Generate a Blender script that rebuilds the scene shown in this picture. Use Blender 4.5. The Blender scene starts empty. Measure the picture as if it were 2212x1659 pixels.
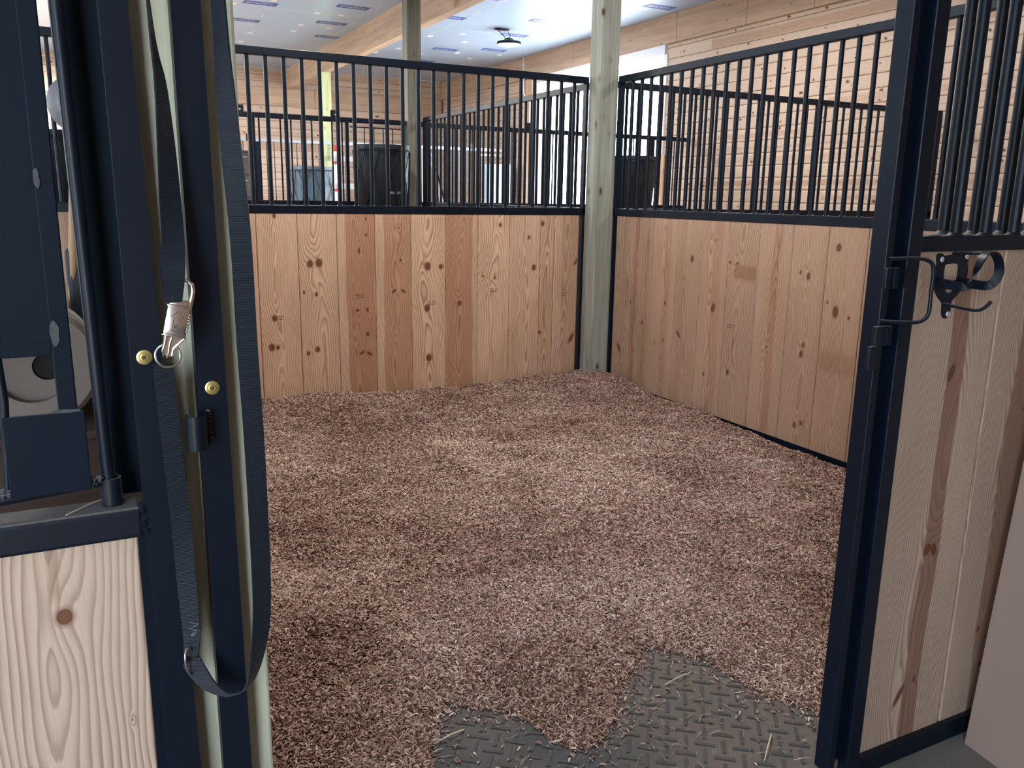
import bpy, bmesh, math, random
import numpy as np
from mathutils import Vector, Matrix
R = math.radians
rng = np.random.default_rng(7)
random.seed(7)
scene = bpy.context.scene
COL = scene.collection
# ------------------------------------------------------------------ camera
CAM = (-3.40104, -5.23435, 1.30252); YAW, PITCH, ROLL, FPX = 0.473996, 0.220475, 0.0163677, 1799.276
F = Vector((math.sin(YAW)*math.cos(PITCH), math.cos(YAW)*math.cos(PITCH), -math.sin(PITCH)))
Rt = Vector((math.cos(YAW), -math.sin(YAW), 0)); Up = Rt.cross(F)
R2 = Rt*math.cos(ROLL)+Up*math.sin(ROLL); U2 = -Rt*math.sin(ROLL)+Up*math.cos(ROLL)
cd = bpy.data.cameras.new('camera'); cam = bpy.data.objects.new('camera', cd); COL.objects.link(cam)
M = Matrix((R2, U2, -F)).transposed().to_4x4(); M.translation = Vector(CAM); cam.matrix_world = M
cd.sensor_fit = 'HORIZONTAL'; cd.sensor_width = 36; cd.lens = FPX/2212*36; cd.clip_start = .02; cd.clip_end = 300
scene.camera = cam
# ------------------------------------------------------------------ world, sun, daylight portals, exposure
w = bpy.data.worlds.new('sky'); scene.world = w; w.use_nodes = True
nt = w.node_tree; bg = nt.nodes['Background']
bg.inputs['Color'].default_value = (0.70, 0.84, 1.0, 1); bg.inputs['Strength'].default_value = 9.0
sl = bpy.data.lights.new('sun', 'SUN'); sl.energy = 21.0; sl.angle = R(.6); sl.color = (1, .96, .9)
so = bpy.data.objects.new('sun', sl); COL.objects.link(so); so.rotation_euler = (R(28), R(18), 0)
def portal(name, loc, rot, sx, sy):
    l = bpy.data.lights.new(name, 'AREA'); l.shape = 'RECTANGLE'; l.size = sx; l.size_y = sy; l.cycles.is_portal = True
    o = bpy.data.objects.new(name, l); COL.objects.link(o); o.location = loc; o.rotation_euler = rot
portal('portal_barn_door', (3.95, 6.15, 1.6), (0, R(90), 0), 3.4, 3.7)
portal('portal_added_opening', (-5.75, -7.56, 1.4), (R(90), 0, 0), 1.7, 3.0)  # unseen opening added behind the camera to light its aisle
portal('portal_aisle_door', (-13.05, -5.9, 1.6), (0, R(-90), 0), 3.4, 3.0)
portal('portal_far_aisle_door', (-13.05, 6.15, 1.6), (0, R(-90), 0), 3.4, 3.7)
vs = scene.view_settings; vs.view_transform = 'Standard'; vs.look = 'None'; vs.gamma = 1; vs.use_curve_mapping = False
vs.exposure = 0.95
scene.cycles.use_denoising = True
scene.cycles.max_bounces = 7; scene.cycles.diffuse_bounces = 5; scene.cycles.glossy_bounces = 3
scene.cycles.caustics_reflective = False; scene.cycles.caustics_refractive = False
scene.cycles.sample_clamp_indirect = 6

# ------------------------------------------------------------------ node helpers
class NB:
    def __init__(s, name):
        s.m = bpy.data.materials.new(name); s.m.use_nodes = True; s.t = s.m.node_tree
        s.b = s.t.nodes['Principled BSDF']
    def n(s, typ, **k):
        nd = s.t.nodes.new(typ)
        for a, v in k.items():
            if a.startswith('i_'): nd.inputs[int(a[2:])].default_value = v
            else: setattr(nd, a, v)
        return nd
    def l(s, a, b): s.t.links.new(a, b)
    def put(s, nd, i, v):
        if isinstance(v, (int, float, tuple)): nd.inputs[i].default_value = v
        else: s.l(v, nd.inputs[i])
    def math(s, op, a, b=0.0, c=None):
        nd = s.n('ShaderNodeMath', operation=op); s.put(nd, 0, a); s.put(nd, 1, b)
        if c is not None: s.put(nd, 2, c)
        return nd.outputs[0]
    def ss(s, v, a, b, o0=0.0, o1=1.0):
        nd = s.n('ShaderNodeMapRange', interpolation_type='SMOOTHSTEP'); s.put(nd, 0, v)
        nd.inputs[1].default_value = a; nd.inputs[2].default_value = b; nd.inputs[3].default_value = o0; nd.inputs[4].default_value = o1
        return nd.outputs[0]
    def mix(s, f, a, b, mode='MIX'):
        nd = s.n('ShaderNodeMix', data_type='RGBA', blend_type=mode); s.put(nd, 0, f)
        for i, v in ((6, a), (7, b)):
            if isinstance(v, tuple): nd.inputs[i].default_value = (*v, 1) if len(v) == 3 else v
            else: s.l(v, nd.inputs[i])
        return nd.outputs[2]
    def attr(s, name, out='Fac'):
        return s.n('ShaderNodeAttribute', attribute_name=name).outputs[out]
    def obj(s): return s.n('ShaderNodeTexCoord').outputs['Object']
    def vm(s, v, sc):
        nd = s.n('ShaderNodeVectorMath', operation='MULTIPLY'); s.l(v, nd.inputs[0]); nd.inputs[1].default_value = sc
        return nd.outputs[0]
    def noise(s, v, scale, det=3, rough=.5):
        nd = s.n('ShaderNodeTexNoise'); 
        if v is not None: s.l(v, nd.inputs['Vector'])
        nd.inputs['Scale'].default_value = scale; nd.inputs['Detail'].default_value = det; nd.inputs['Roughness'].default_value = rough
        return nd.outputs['Fac']
    def ramp(s, v, pts):
        nd = s.n('ShaderNodeValToRGB'); s.l(v, nd.inputs[0]); e = nd.color_ramp.elements
        while len(e) < len(pts): e.new(.5)
        for k, (p, c) in enumerate(pts):
            e[k].position = p; e[k].color = (*c, 1) if isinstance(c, tuple) else (c, c, c, 1)
        return nd.outputs[0]
    def bump(s, h, st=.3, dist=.002):
        nd = s.n('ShaderNodeBump'); nd.inputs['Strength'].default_value = st; nd.inputs['Distance'].default_value = dist
        s.l(h, nd.inputs['Height']); s.l(nd.outputs[0], s.b.inputs['Normal'])
    def fin(s, col=None, rough=.5, metal=0.0, spec=.5):
        if col is not None:
            if isinstance(col, tuple): s.b.inputs['Base Color'].default_value = (*col, 1)
            else: s.l(col, s.b.inputs['Base Color'])
        s.put(s.b, s.b.inputs.find('Roughness'), rough); s.b.inputs['Metallic'].default_value = metal
        s.b.inputs['Specular IOR Level'].default_value = spec
        return s.m

def steel(name, base, rough=.38, metal=0.0, dust=.25, dustcol=(.16, .13, .11), spec=.5):
    m = NB(name); o = m.obj()
    n1 = m.noise(o, 9, 4, .6); n2 = m.noise(o, 160, 3, .6)
    geo = m.n('ShaderNodeNewGeometry'); sep = m.n('ShaderNodeSeparateXYZ'); m.l(geo.outputs['Normal'], sep.inputs[0])
    upf = m.ss(sep.outputs[2], .45, .95)                     # dust settles on level faces
    df = m.math('ADD', m.math('MULTIPLY', upf, dust*2.6), m.math('MULTIPLY', m.ss(n1, .62, .85), dust*.55))
    df = m.math('MINIMUM', m.math('MULTIPLY', df, m.ss(n2, .2, .6, .6, 1.0)), .85)
    c = m.mix(df, base, dustcol)
    r = m.math('ADD', m.math('MULTIPLY', df, .4), m.math('ADD', rough, m.math('MULTIPLY', n1, .12)))
    m.bump(n2, .12, .0006)
    return m.fin(c, r, metal, spec)
def plain(name, c, rough=.5, metal=0.0, var=.12, scale=12, bump=0.0, spec=.5):
    m = NB(name); o = m.obj(); n1 = m.noise(o, scale, 4)
    col = m.mix(n1, tuple(x*(1-var) for x in c), tuple(min(1, x*(1+var)) for x in c))
    if bump: m.bump(m.noise(o, scale*25, 2), bump, .001)
    return m.fin(col, rough, metal, spec)
def pine(name, sap, sapd, heart, heartd, k=.75, dark=(.10, .035, .015), value=1.0, rough=.55):
    """plank wood: growth rings, knots and heartwood come from per-vertex fields of each board"""
    m = NB(name)
    ring, knot, tone = m.attr('ring'), m.attr('knot'), m.attr('tone')
    g = m.attr('grain', 'Vector')
    n_s = m.noise(m.vm(g, (60, 5, 1)), 1.0, 3)
    ph = m.math('FRACT', m.math('ADD', ring, m.math('MULTIPLY', n_s, .5)))
    lf = m.ramp(ph, [(0, 0.0), (.3, .12), (.62, .55), (.8, 1.0), (.93, .95), (1.0, 0.0)])
    fib = m.noise(m.vm(g, (900, 14, 1)), 1.0, 2)
    blot = m.noise(m.vm(g, (9, 1.6, 1)), 1.0, 3)
    kk = m.math('MULTIPLY', lf, m.ss(blot, .25, .75, k*.55, k))
    cs = m.mix(kk, sap, sapd); ch = m.mix(kk, heart, heartd)
    c = m.mix(tone, cs, ch)
    c = m.mix(m.ss(fib, .25, .8, .0, .22), c, tuple(x*.55 for x in sapd))
    c = m.mix(m.ss(knot, -.75, -.05, 0, .55), c, heartd)
    c = m.mix(m.ss(knot, -.12, .12, 0, .92), c, dark)
    kr = m.ramp(m.math('FRACT', m.math('MULTIPLY', knot, 3.2)), [(0, 0.0), (.5, .6), (1, 0.0)])
    c = m.mix(m.math('MULTIPLY', m.ss(knot, .1, .3), m.math('MULTIPLY', kr, .6)), c, tuple(min(1, x*2.6) for x in dark))
    sv = m.attr('seed'); 
    hs = m.n('ShaderNodeHueSaturation'); m.l(c, hs.inputs['Color']); m.l(m.math('MULTIPLY', sv, value), hs.inputs['Value'])
    spk = m.noise(m.vm(g, (140, 60, 1)), 1.0, 2)
    c = m.mix(m.ss(spk, .76, .84, 0, .45), hs.outputs[0], dark)
    m.bump(m.math('ADD', m.math('MULTIPLY', lf, .4), fib), .18, .0006)
    return m.fin(c, rough, 0, .35)
def lumber(name, c1, c2, axis=2, knots=.5, rough=.7, seams=0.0):
    """plain dimension timber, grain along one object axis"""
    m = NB(name); o = m.obj()
    sc = [70, 70, 70]; sc[axis] = 2.2; s2 = [16, 16, 16]; s2[axis] = 1.1
    n1 = m.noise(m.vm(o, tuple(sc)), 1.0, 4, .6); n2 = m.noise(m.vm(o, tuple(s2)), 1.0, 3)
    c = m.mix(m.ss(n1, .3, .75), c1, c2); c = m.mix(m.ss(n2, .35, .7, 0, .6), c, tuple(x*.72 for x in c2))
    c = m.mix(m.ss(n1, .66, .8, 0, .5), c, tuple(x*.4 for x in c2))
    ks = [7.0, 7.0, 7.0]; ks[axis] = 3.6
    v = m.n('ShaderNodeTexVoronoi', voronoi_dimensions='3D'); m.l(m.vm(o, tuple(ks)), v.inputs['Vector']); v.inputs['Scale'].default_value = 1
    d = v.outputs['Distance']
    c = m.mix(m.ss(d, .07, .2, knots*.5, 0), c, tuple(x*.5 for x in c2))
    c = m.mix(m.ss(d, .05, .11, knots, 0), c, (.07, .035, .02))
    m.bump(n1, .25, .001)
    return m.fin(c, rough, 0, .3)

BLACK = steel('black_powder_coat', (.0034, .0072, .0155), .34, 0, .02, spec=.22)
BLACKD = steel('black_powder_coat_dusty', (.0040, .0075, .015), .38, 0, .34, (.22, .195, .18), spec=.28)
NAVY = steel('navy_black_steel', (.0030, .0085, .0170), .45, 0, .14, (.08, .10, .13), spec=.12)
GALV = plain('galvanised_steel', (.62, .66, .70), .34, .85, .12, 40)
CHROME = plain('nickel_plated_metal', (.74, .70, .68), .2, 1.0, .05, 30)
BRASS = plain('zinc_yellow_screw', (.62, .50, .20), .38, .9, .1, 60)
ZINC = plain('zinc_screw_head', (.8, .8, .78), .4, .6, .1, 60)
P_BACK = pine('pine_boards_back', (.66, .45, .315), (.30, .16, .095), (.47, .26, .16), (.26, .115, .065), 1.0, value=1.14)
P_SHADED = pine('pine_boards_side_shaded', (.46, .30, .205), (.25, .135, .085), (.35, .19, .12), (.22, .10, .06), .9)  # darker copy of the back boards, side wall's shade put into colour
P_NEAR = pine('pine_boards_near', (.55, .42, .325), (.27, .175, .125), (.30, .175, .12), (.20, .105, .07), 1.0)
P_WALL = pine('pine_wall_boards', (.70, .53, .41), (.50, .345, .25), (.56, .36, .25), (.38, .21, .14), .55, value=1.0)
TREAT = lumber('treated_timber', (.38, .385, .33), (.25, .25, .205), 2, 1.0)
WEATH = lumber('weathered_timber', (.27, .26, .205), (.15, .14, .105), 2, .7)
TREATY = lumber('fresh_treated_timber', (.62, .64, .36), (.5, .52, .28), 2, .5)
LVLY = lumber('smooth_beam_wood', (.64, .46, .33), (.55, .38, .265), 1, .3)
LVLX = lumber('smooth_beam_wood_across', (.64, .46, .33), (.55, .38, .265), 0, .3)
LVLZ = lumber('smooth_jamb_wood', (.70, .47, .30), (.60, .38, .24), 2, .2)

# ------------------------------------------------------------------ mesh helpers
class MB:
    def __init__(s): s.v = []; s.f = []; s.mi = []
    def box(s, a, b, bev=0, mi=0):
        (x0, y0, z0), (x1, y1, z1) = [min(p, q) for p, q in zip(a, b)], [max(p, q) for p, q in zip(a, b)]
        if bev:
            bm = bmesh.new(); bmesh.ops.create_cube(bm, size=1)
            for v in bm.verts: v.co = Vector(((x0+x1)/2+v.co.x*(x1-x0), (y0+y1)/2+v.co.y*(y1-y0), (z0+z1)/2+v.co.z*(z1-z0)))
            bmesh.ops.bevel(bm, geom=bm.edges[:], offset=bev, segments=2, profile=.5, affect='EDGES')
            s.bm(bm, mi); return s
        k = len(s.v)
        s.v += [(x0,y0,z0),(x1,y0,z0),(x1,y1,z0),(x0,y1,z0),(x0,y0,z1),(x1,y0,z1),(x1,y1,z1),(x0,y1,z1)]
        fs = [(0,3,2,1),(4,5,6,7),(0,1,5,4),(1,2,6,5),(2,3,7,6),(3,0,4,7)]
        s.f += [tuple(k+i for i in f) for f in fs]; s.mi += [mi]*6; return s
    def bm(s, bm, mi=0):
        k = len(s.v); bm.verts.index_update()
        s.v += [tuple(v.co) for v in bm.verts]; s.f += [tuple(k+v.index for v in f.verts) for f in bm.faces]; s.mi += [mi]*len(bm.faces); bm.free()
    def tube(s, pts, r, n=12, caps=True, mi=0, closed=False):
        pts = [Vector(p) for p in pts]; m = len(pts); rr = r if isinstance(r, (list, tuple)) else [r]*m
        k = len(s.v); prev = None
        for i, p in enumerate(pts):
            a = pts[(i-1) % m] if (i > 0 or closed) else p; b = pts[(i+1) % m] if (i < m-1 or closed) else p
            t = (b-a).normalized()
            if prev is None: u = t.cross(Vector((0,0,1)) if abs(t.z) < .9 else Vector((1,0,0))).normalized()
            else: u = (prev-t*prev.dot(t)).normalized()
            prev = u; q = t.cross(u)
            for j in range(n):
                an = 2*math.pi*j/n; s.v.append(tuple(p+(u*math.cos(an)+q*math.sin(an))*rr[i]))
        for i in range(m if closed else m-1):
            for j in range(n):
                a = k+i*n+j; b = k+i*n+(j+1) % n; i2 = (i+1) % m
                s.f.append((a, b, k+i2*n+(j+1) % n, k+i2*n+j)); s.mi.append(mi)
        if caps and not closed:
            s.f.append(tuple(k+j for j in range(n))[::-1]); s.f.append(tuple(k+(m-1)*n+j for j in range(n))); s.mi += [mi]*2
        return s
    def prism(s, poly, ax, d0, d1, mi=0):
        """2D outline extruded along axis ax ('x','y','z')"""
        k = len(s.v); n = len(poly)
        def P(a, b, d): return {'y': (a, d, b), 'x': (d, a, b), 'z': (a, b, d)}[ax]
        for d in (d0, d1): s.v += [P(a, b, d) for a, b in poly]
        s.f.append(tuple(k+i for i in range(n))); s.f.append(tuple(k+n+i for i in range(n))[::-1]); s.mi += [mi]*2
        for i in range(n): s.f.append((k+i, k+(i+1) % n, k+n+(i+1) % n, k+n+i)); s.mi.append(mi)
        return s
    def lathe(s, prof, c, axis='z', n=32, mi=0, rot=None):
        k = len(s.v)
        for r, h in prof:
            for j in range(n):
                a = 2*math.pi*j/n; p = Vector((r*math.cos(a), r*math.sin(a), h))
                if axis == 'y': p = Vector((p.x, -p.z, p.y))
                if axis == 'x': p = Vector((p.z, p.x, p.y))
                if rot is not None: p = rot @ p
                s.v.append(tuple(p+Vector(c)))
        for i in range(len(prof)-1):
            for j in range(n):
                s.f.append((k+i*n+j, k+i*n+(j+1) % n, k+(i+1)*n+(j+1) % n, k+(i+1)*n+j)); s.mi.append(mi)
        return s
    def build(s, name, mat, parent=None, smooth=False, label=None, fixn=True):
        me = bpy.data.meshes.new(name); me.from_pydata(s.v, [], s.f)
        mats = mat if isinstance(mat, list) else [mat]
        for m in mats: me.materials.append(m)
        if len(mats) > 1: me.polygons.foreach_set('material_index', s.mi)
        if fixn:
            bm = bmesh.new(); bm.from_mesh(me); bmesh.ops.recalc_face_normals(bm, faces=bm.faces[:]); bm.to_mesh(me); bm.free()
        if smooth:
            me.polygons.foreach_set('use_smooth', [True]*len(me.polygons))
            me.set_sharp_from_angle(angle=R(40))
        me.update(); o = bpy.data.objects.new(name, me); COL.objects.link(o)
        if parent is not None: o.parent = parent
        if label: o['label'] = label
        return o
def tag(o, label=None, cat=None, group=None, kind=None):
    if label: o['label'] = label
    if cat: o['category'] = cat
    if group: o['group'] = group
    if kind: o['kind'] = kind
    return o
def empty(name, label, cat, group=None, loc=(0, 0, 0), kind=None):
    o = bpy.data.objects.new(name, None); COL.objects.link(o); o.location = loc; o.empty_display_size = .05
    return tag(o, label, cat, group, kind)
def struct(o): o['kind'] = 'structure'; return o

# ------------------------------------------------------------------ board panels with grain fields
def boards(name, O, A, L, N, planks, mat, parent, sa=.005, sl=.015, t=.03, groove=.0035, gap=.0013):
    """planks: dicts a0,a1,l0,l1,knots[(a,l,r,..)],tone(fn or num),spread; A across the board, L along it, N outward"""
    O, A, L, N = (np.array(x, float) for x in (O, A, L, N))
    V, Fc, ring, knot, tone, gr, sd = [], [], [], [], [], [], []
    base = 0
    for p in planks:
        a0, a1, l0, l1 = p['a0']+gap, p['a1']-gap, p['l0'], p['l1']
        wd = a1-a0; na = max(3, int(wd/sa)); nl = max(2, int((l1-l0)/sl))
        a = np.linspace(a0, a1, na); l = np.linspace(l0, l1, nl+1)
        a = np.concatenate([[a0, a0], a[1:-1], [a1, a1]]); na = len(a)
        n = np.zeros(na); n[0] = n[-1] = -t; n[1] = n[-2] = -groove
        if na > 4: a[2] = a0+.0022; a[-3] = a1-.0022
        AA, LL = np.meshgrid(a, l); NN = np.broadcast_to(n, AA.shape)
        pos = O+AA[..., None]*A+LL[..., None]*L+NN[..., None]*N
        # caps at both ends along L
        r_ = random.Random(p['seed']); sn = lambda v, f, ph: np.sin(v*f+ph)
        u = AA-(a0+a1)/2; v = LL
        c = p.get('c', (r_.random()-.5)*.4*wd)
        u0 = c+.10*wd*sn(v, r_.uniform(1.5, 3.5), r_.uniform(0, 6))+.03*wd*sn(v, r_.uniform(6, 11), r_.uniform(0, 6))
        h = r_.uniform(.015, .05)*p.get('h', 1)+.022*sn(v, r_.uniform(1.5, 4.5), r_.uniform(0, 6))+.008*sn(v, r_.uniform(7, 14), r_.uniform(0, 6))
        sp = p.get('sp', r_.uniform(.0095, .0135))
        rg = np.sqrt((u-u0)**2+h**2)*(1+.25*np.abs(u-u0)/max(wd, .1))/sp+.25*sn(v, 23, r_.uniform(0, 6))*sn(u, 60, 1)
        kn = np.full(AA.shape, -1.0)
        for kx in p.get('knots', ()):
            ka, kl, kr = kx[:3]; kr *= .84; el = kx[3] if len(kx) > 3 else 1.25; sk = kx[4] if len(kx) > 4 else 0
            da = AA-ka; dl = LL-kl; da2 = da-sk*dl
            rg += 1.7*np.exp(-((da/(2.3*kr))**2+(dl/(6*kr*max(1, el*.6)))**2))
            kd = np.sqrt((da2/kr)**2+(dl/(kr*el))**2)
            kn = np.maximum(kn, 1-kd)
        tn = p.get('tone', 0.0)
        if isinstance(tn, (tuple, list)):
            ta, tb = tn[:2]; e = .004
            wob = .004*sn(v, 5, r_.uniform(0, 6))+.003*sn(v, 13, 2)
            tnv = np.clip((AA-(ta+wob))/e, 0, 1)*np.clip((tb+wob-AA)/e, 0, 1)*(tn[2] if len(tn) > 2 else 1)
            if len(tn) > 3: tnv = tnv*np.clip((LL-tn[3])/.02, 0, 1)
            if len(tn) > 4: tnv = tnv*np.clip((tn[4]-LL)/.03, 0, 1)
        else: tnv = np.full(AA.shape, float(tn))
        k0 = base; cnt = pos.shape[0]*pos.shape[1]
        idx = np.arange(cnt).reshape(pos.shape[:2])+k0
        q = np.stack([idx[:-1, :-1], idx[:-1, 1:], idx[1:, 1:], idx[1:, :-1]], -1).reshape(-1, 4)
        V.append(pos.reshape(-1, 3)); Fc.append(q); base += cnt
        ring.append(rg.ravel()); knot.append(kn.ravel()); tone.append(tnv.ravel())
        gr.append(np.stack([u.ravel(), v.ravel(), np.full(cnt, p['seed']*7.31)], -1)); sd.append(np.full(cnt, p.get('val', r_.uniform(.93, 1.07))))
    V = np.concatenate(V); Fc = np.concatenate(Fc)
    if np.dot(np.cross(A, L), N) < 0: Fc = Fc[:, ::-1]
    me = bpy.data.meshes.new(name); me.vertices.add(len(V)); me.vertices.foreach_set('co', V.ravel())
    me.loops.add(Fc.size); me.loops.foreach_set('vertex_index', Fc.ravel().astype(np.int32))
    me.polygons.add(len(Fc)); me.polygons.foreach_set('loop_start', np.arange(0, Fc.size, 4, dtype=np.int32))
    for nm, arr in (('ring', ring), ('knot', knot), ('tone', tone), ('seed', sd)):
        at = me.attributes.new(nm, 'FLOAT', 'POINT'); at.data.foreach_set('value', np.concatenate(arr).astype(np.float32))
    at = me.attributes.new('grain', 'FLOAT_VECTOR', 'POINT'); at.data.foreach_set('vector', np.concatenate(gr).astype(np.float32).ravel())
    me.materials.append(mat); me.update(calc_edges=True); me.validate()
    o = bpy.data.objects.new(name, me); COL.objects.link(o)
    if parent is not None: o.parent = parent
    return o
def plank_row(bounds, l0, l1, knots=(), seed=1, **kw):
    out = []
    for i in range(len(bounds)-1):
        a0, a1 = sorted((bounds[i], bounds[i+1])); d = dict(a0=a0, a1=a1, l0=l0, l1=l1, seed=seed*100+i)
        d['knots'] = [k for k in knots if a0-.02 < k[0] < a1+.02]
        for k, v in kw.items(): d[k] = v[i] if isinstance(v, list) else v
        if d.get('val') is None: d.pop('val', None)
        out.append(d)
    return out

# ------------------------------------------------------------------ grille partition
def copy_part(src, parent, dx):
    c = src.copy(); COL.objects.link(c); c.parent = parent; c.location = Vector(src.location)+Vector(dx); return c
def grille(label, p0, p1, bars, zt=2.13, zb=1.235, rail=.045, mat=BLACK, r=.0127, group='stall partitions', back=None, posts=(1, 1), bottom=True, name='stall_partition', railmat=None, mrt=.05):
    """bars: distances from p0; p0->p1 runs along the wall"""
    p0 = Vector((*p0, 0)); p1 = Vector((*p1, 0)); d = (p1-p0); ln = d.length; d.normalize(); nrm = Vector((-d.y, d.x, 0))
    e = empty(name, label, 'stall wall', group, loc=p0)
    ang = math.atan2(d.y, d.x); e.rotation_euler = (0, 0, ang)
    hw = .0225; rm = railmat or mat
    MB().box((0, -hw, zt-rail), (ln, hw, zt), .003).build('top_rail', rm, e)
    MB().box((0, -hw, zb-mrt), (ln, hw, zb), .003).build('middle_rail', rm, e)
    if bottom: MB().box((0, -hw, -.05), (ln, hw, 0)).build('bottom_rail', rm, e)
    for k, x in ((0, (0, .045)), (1, (ln-(.02 if posts[1] == 2 else .045), ln))):
        if posts[k]: MB().box((x[0], -hw, -.05), (x[1], hw, zt-rail)).build('end_post', mat, e)
    b = None
    for s in bars:
        if b is None:
            b = MB().tube([(0, 0, zb), (0, 0, zt-rail)], r, 10, caps=False); b.tube([(0, 0, zb), (0, 0, zb+.006)], [r*1.45, r], 10, caps=False); b = b.build('bar', mat, e, smooth=True); b.location = (s, 0, 0); s0 = s
        else: copy_part(b, e, (s-s0, 0, 0))
    return e, ang
# ================================================================== SETTING
XW = 3.70; YB = 12.05; ZC = 3.66; XL = -13.0; YF = -7.5
MATF = plain('packed_gravel_floor', (.20, .18, .165), .95, 0, .3, 6, .4)
struct(MB().box((XL, YF, -.25), (XW, YB, -.10)).build('floor', MATF))
# ceiling: foil faced insulation boards
def ceiling_mat():
    m = NB('foil_faced_insulation'); o = m.obj(); sx = m.n('ShaderNodeSeparateXYZ'); m.l(o, sx.inputs[0])
    x, y = sx.outputs[0], sx.outputs[1]
    wob = m.math('MULTIPLY', m.noise(m.vm(o, (9, 9, 1)), 1, 3), .012)
    fx = m.math('ABSOLUTE', m.math('SUBTRACT', m.math('FRACT', m.math('DIVIDE', m.math('ADD', m.math('ADD', x, .33), wob), 1.22)), .5))
    fy = m.math('ABSOLUTE', m.math('SUBTRACT', m.math('FRACT', m.math('DIVIDE', m.math('ADD', m.math('ADD', y, -2.93), wob), 2.46)), .5))
    seam = m.math('MAXIMUM', m.ss(fx, .0035, .006, 1, 0), m.ss(fy, .0025, .004, 1, 0))
    br = m.noise(m.vm(o, (3, 3, 1)), 1, 3)
    seam = m.math('MULTIPLY', seam, m.ss(br, .35, .6, .25, 1))
    n = m.noise(o, 2.2, 4)
    c = m.mix(n, (.42, .58, .80), (.49, .66, .90))
    c = m.mix(seam, c, m.ramp(br, [(.42, (.12, .12, .13)), (.5, (.9, .88, .85))]))
    m.bump(m.math('ADD', m.noise(o, 5, 3), m.math('MULTIPLY', seam, .5)), .12, .01)
    m.fin(c, .30, .42, .6)
    return m.m
ceil = struct(MB().box((XL, YF, ZC), (XW, YB, ZC+.12)).build('ceiling', ceiling_mat()))
BLUE = NB('printed_label_blue')
_o = BLUE.obj(); _b = BLUE.n('ShaderNodeTexBrick'); BLUE.l(BLUE.vm(_o, (1, 1, 1)), _b.inputs['Vector'])
_b.inputs['Scale'].default_value = 40; _b.inputs['Brick Width'].default_value = 1.2; _b.inputs['Row Height'].default_value = .9; _b.inputs['Mortar Size'].default_value = .25
_sx = BLUE.n('ShaderNodeSeparateXYZ'); BLUE.l(_o, _sx.inputs[0])
_mk = BLUE.math('MULTIPLY', BLUE.ss(BLUE.math('ABSOLUTE', _sx.outputs[1]), .035, .045, 1, 0), BLUE.ss(BLUE.math('ABSOLUTE', BLUE.math('ADD', _sx.outputs[0], .01)), .15, .17, 1, 0))
_mk = BLUE.math('MULTIPLY', _mk, BLUE.ss(BLUE.noise(BLUE.vm(_o, (60, 12, 1)), 1, 1), .46, .54, 0, .8))
BLUE = BLUE.fin(BLUE.mix(_mk, (.025, .06, .32), (.5, .6, .85)), .4)
lab0 = None
for (x, y, a) in [(-1.12, 6.40, 0), (-1.12, 7.60, 0), (-.03, 6.0, 0), (0, 7.16, 0), (.245, 8.23, 0), (1.29, 5.91, 0), (2.49, 5.47, 0), (2.6, 6.58, 0), (2.19, 8.27, 0), (3.3, 3.95, 0),
                  (-2.4, 6.1, 0), (-2.4, 7.5, 0), (-1.1, 5.1, 0), (-1.3, 8.9, 0), (1.1, 7.25, 0), (.9, 9.4, 0), (2.3, 9.6, 0), (2.9, 7.9, 0), (1.2, 4.6, 0), (-1.2, 3.9, 0), (-2.6, 8.9, 0)]:
    if lab0 is None:
        lab0 = MB().box((-.21, -.095, -.001), (.21, .095, .0)).build('printed_label', BLUE, ceil); lab0.location = (x, y, ZC)
    else: copy_part(lab0, ceil, (x+1.12, y-6.40, 0))
WASH = plain('white_plastic_washer', (.9, .9, .9), .4, 0, .05)
w0 = None
wl = [(-1.488, 6.678), (-1.419, 6.575), (-1.001, 6.143), (-.342, 6.587), (-.028, 6.563), (-.346, 7.522), (-.337, 8.035), (.061, 7.543), (-.869, 8.535), (-.87, 9.393), (-1.253, 8.083), (1.042, 6.009), (1.551, 7.321), (1.5, 8.6), (2.0, 8.9), (2.5, 8.5), (2.9, 8.9), (2.4, 9.9), (1.9, 9.9), (3.1, 9.6), (2.2, 7.5), (2.9, 7.2), (1.9, 6.9), (1.3, 9.2), (2.1, 9.4), (2.7, 10.3), (3.2, 8.3)]
for x, y in wl:
    if w0 is None:
        w0 = MB().box((-.036, -.055, -.004), (.036, .055, 0), .001).build('fastener_plate', WASH, ceil); w0.location = (x, y, ZC)
    else: copy_part(w0, ceil, (x-wl[0][0], y-wl[0][1], 0))
# horizontal boarded walls
def wall_rows(h0, h1, w_, l0, l1, seed, kd=1.6, gaps=()):
    rr = random.Random(seed); out = []; z = h0; i = 0
    while z < h1-.02:
        z1 = min(h1, z+w_); l = l0
        cuts = [l0]
        c = l0+rr.uniform(.8, 3.2)
        while c < l1-.6: cuts.append(c); c += rr.uniform(2.2, 3.7)
        cuts.append(l1)
        for j in range(len(cuts)-1):
            kn = [(rr.uniform(z+.015, z1-.015), rr.uniform(cuts[j]+.05, cuts[j+1]-.05), rr.choice([.007, .009, .012, .015, .019]), rr.uniform(1.0, 1.8), rr.uniform(-.8, .8) if rr.random() < .3 else 0) for _ in range(int((cuts[j+1]-cuts[j])*kd+rr.random()))]
            tn = (z+rr.uniform(.0, .06), z+rr.uniform(.07, .13), rr.uniform(.4, 1)) if rr.random() < .3 else 0.0
            out.append(dict(a0=z, a1=z1, l0=cuts[j]+.001, l1=cuts[j+1]-.001, seed=seed*1000+i, knots=kn, tone=tn, sp=rr.uniform(.008, .014), val=rr.uniform(.93, 1.06))); i += 1
        z = z1
    return out
wr = empty('wall_right', None, None); struct(wr)
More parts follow.
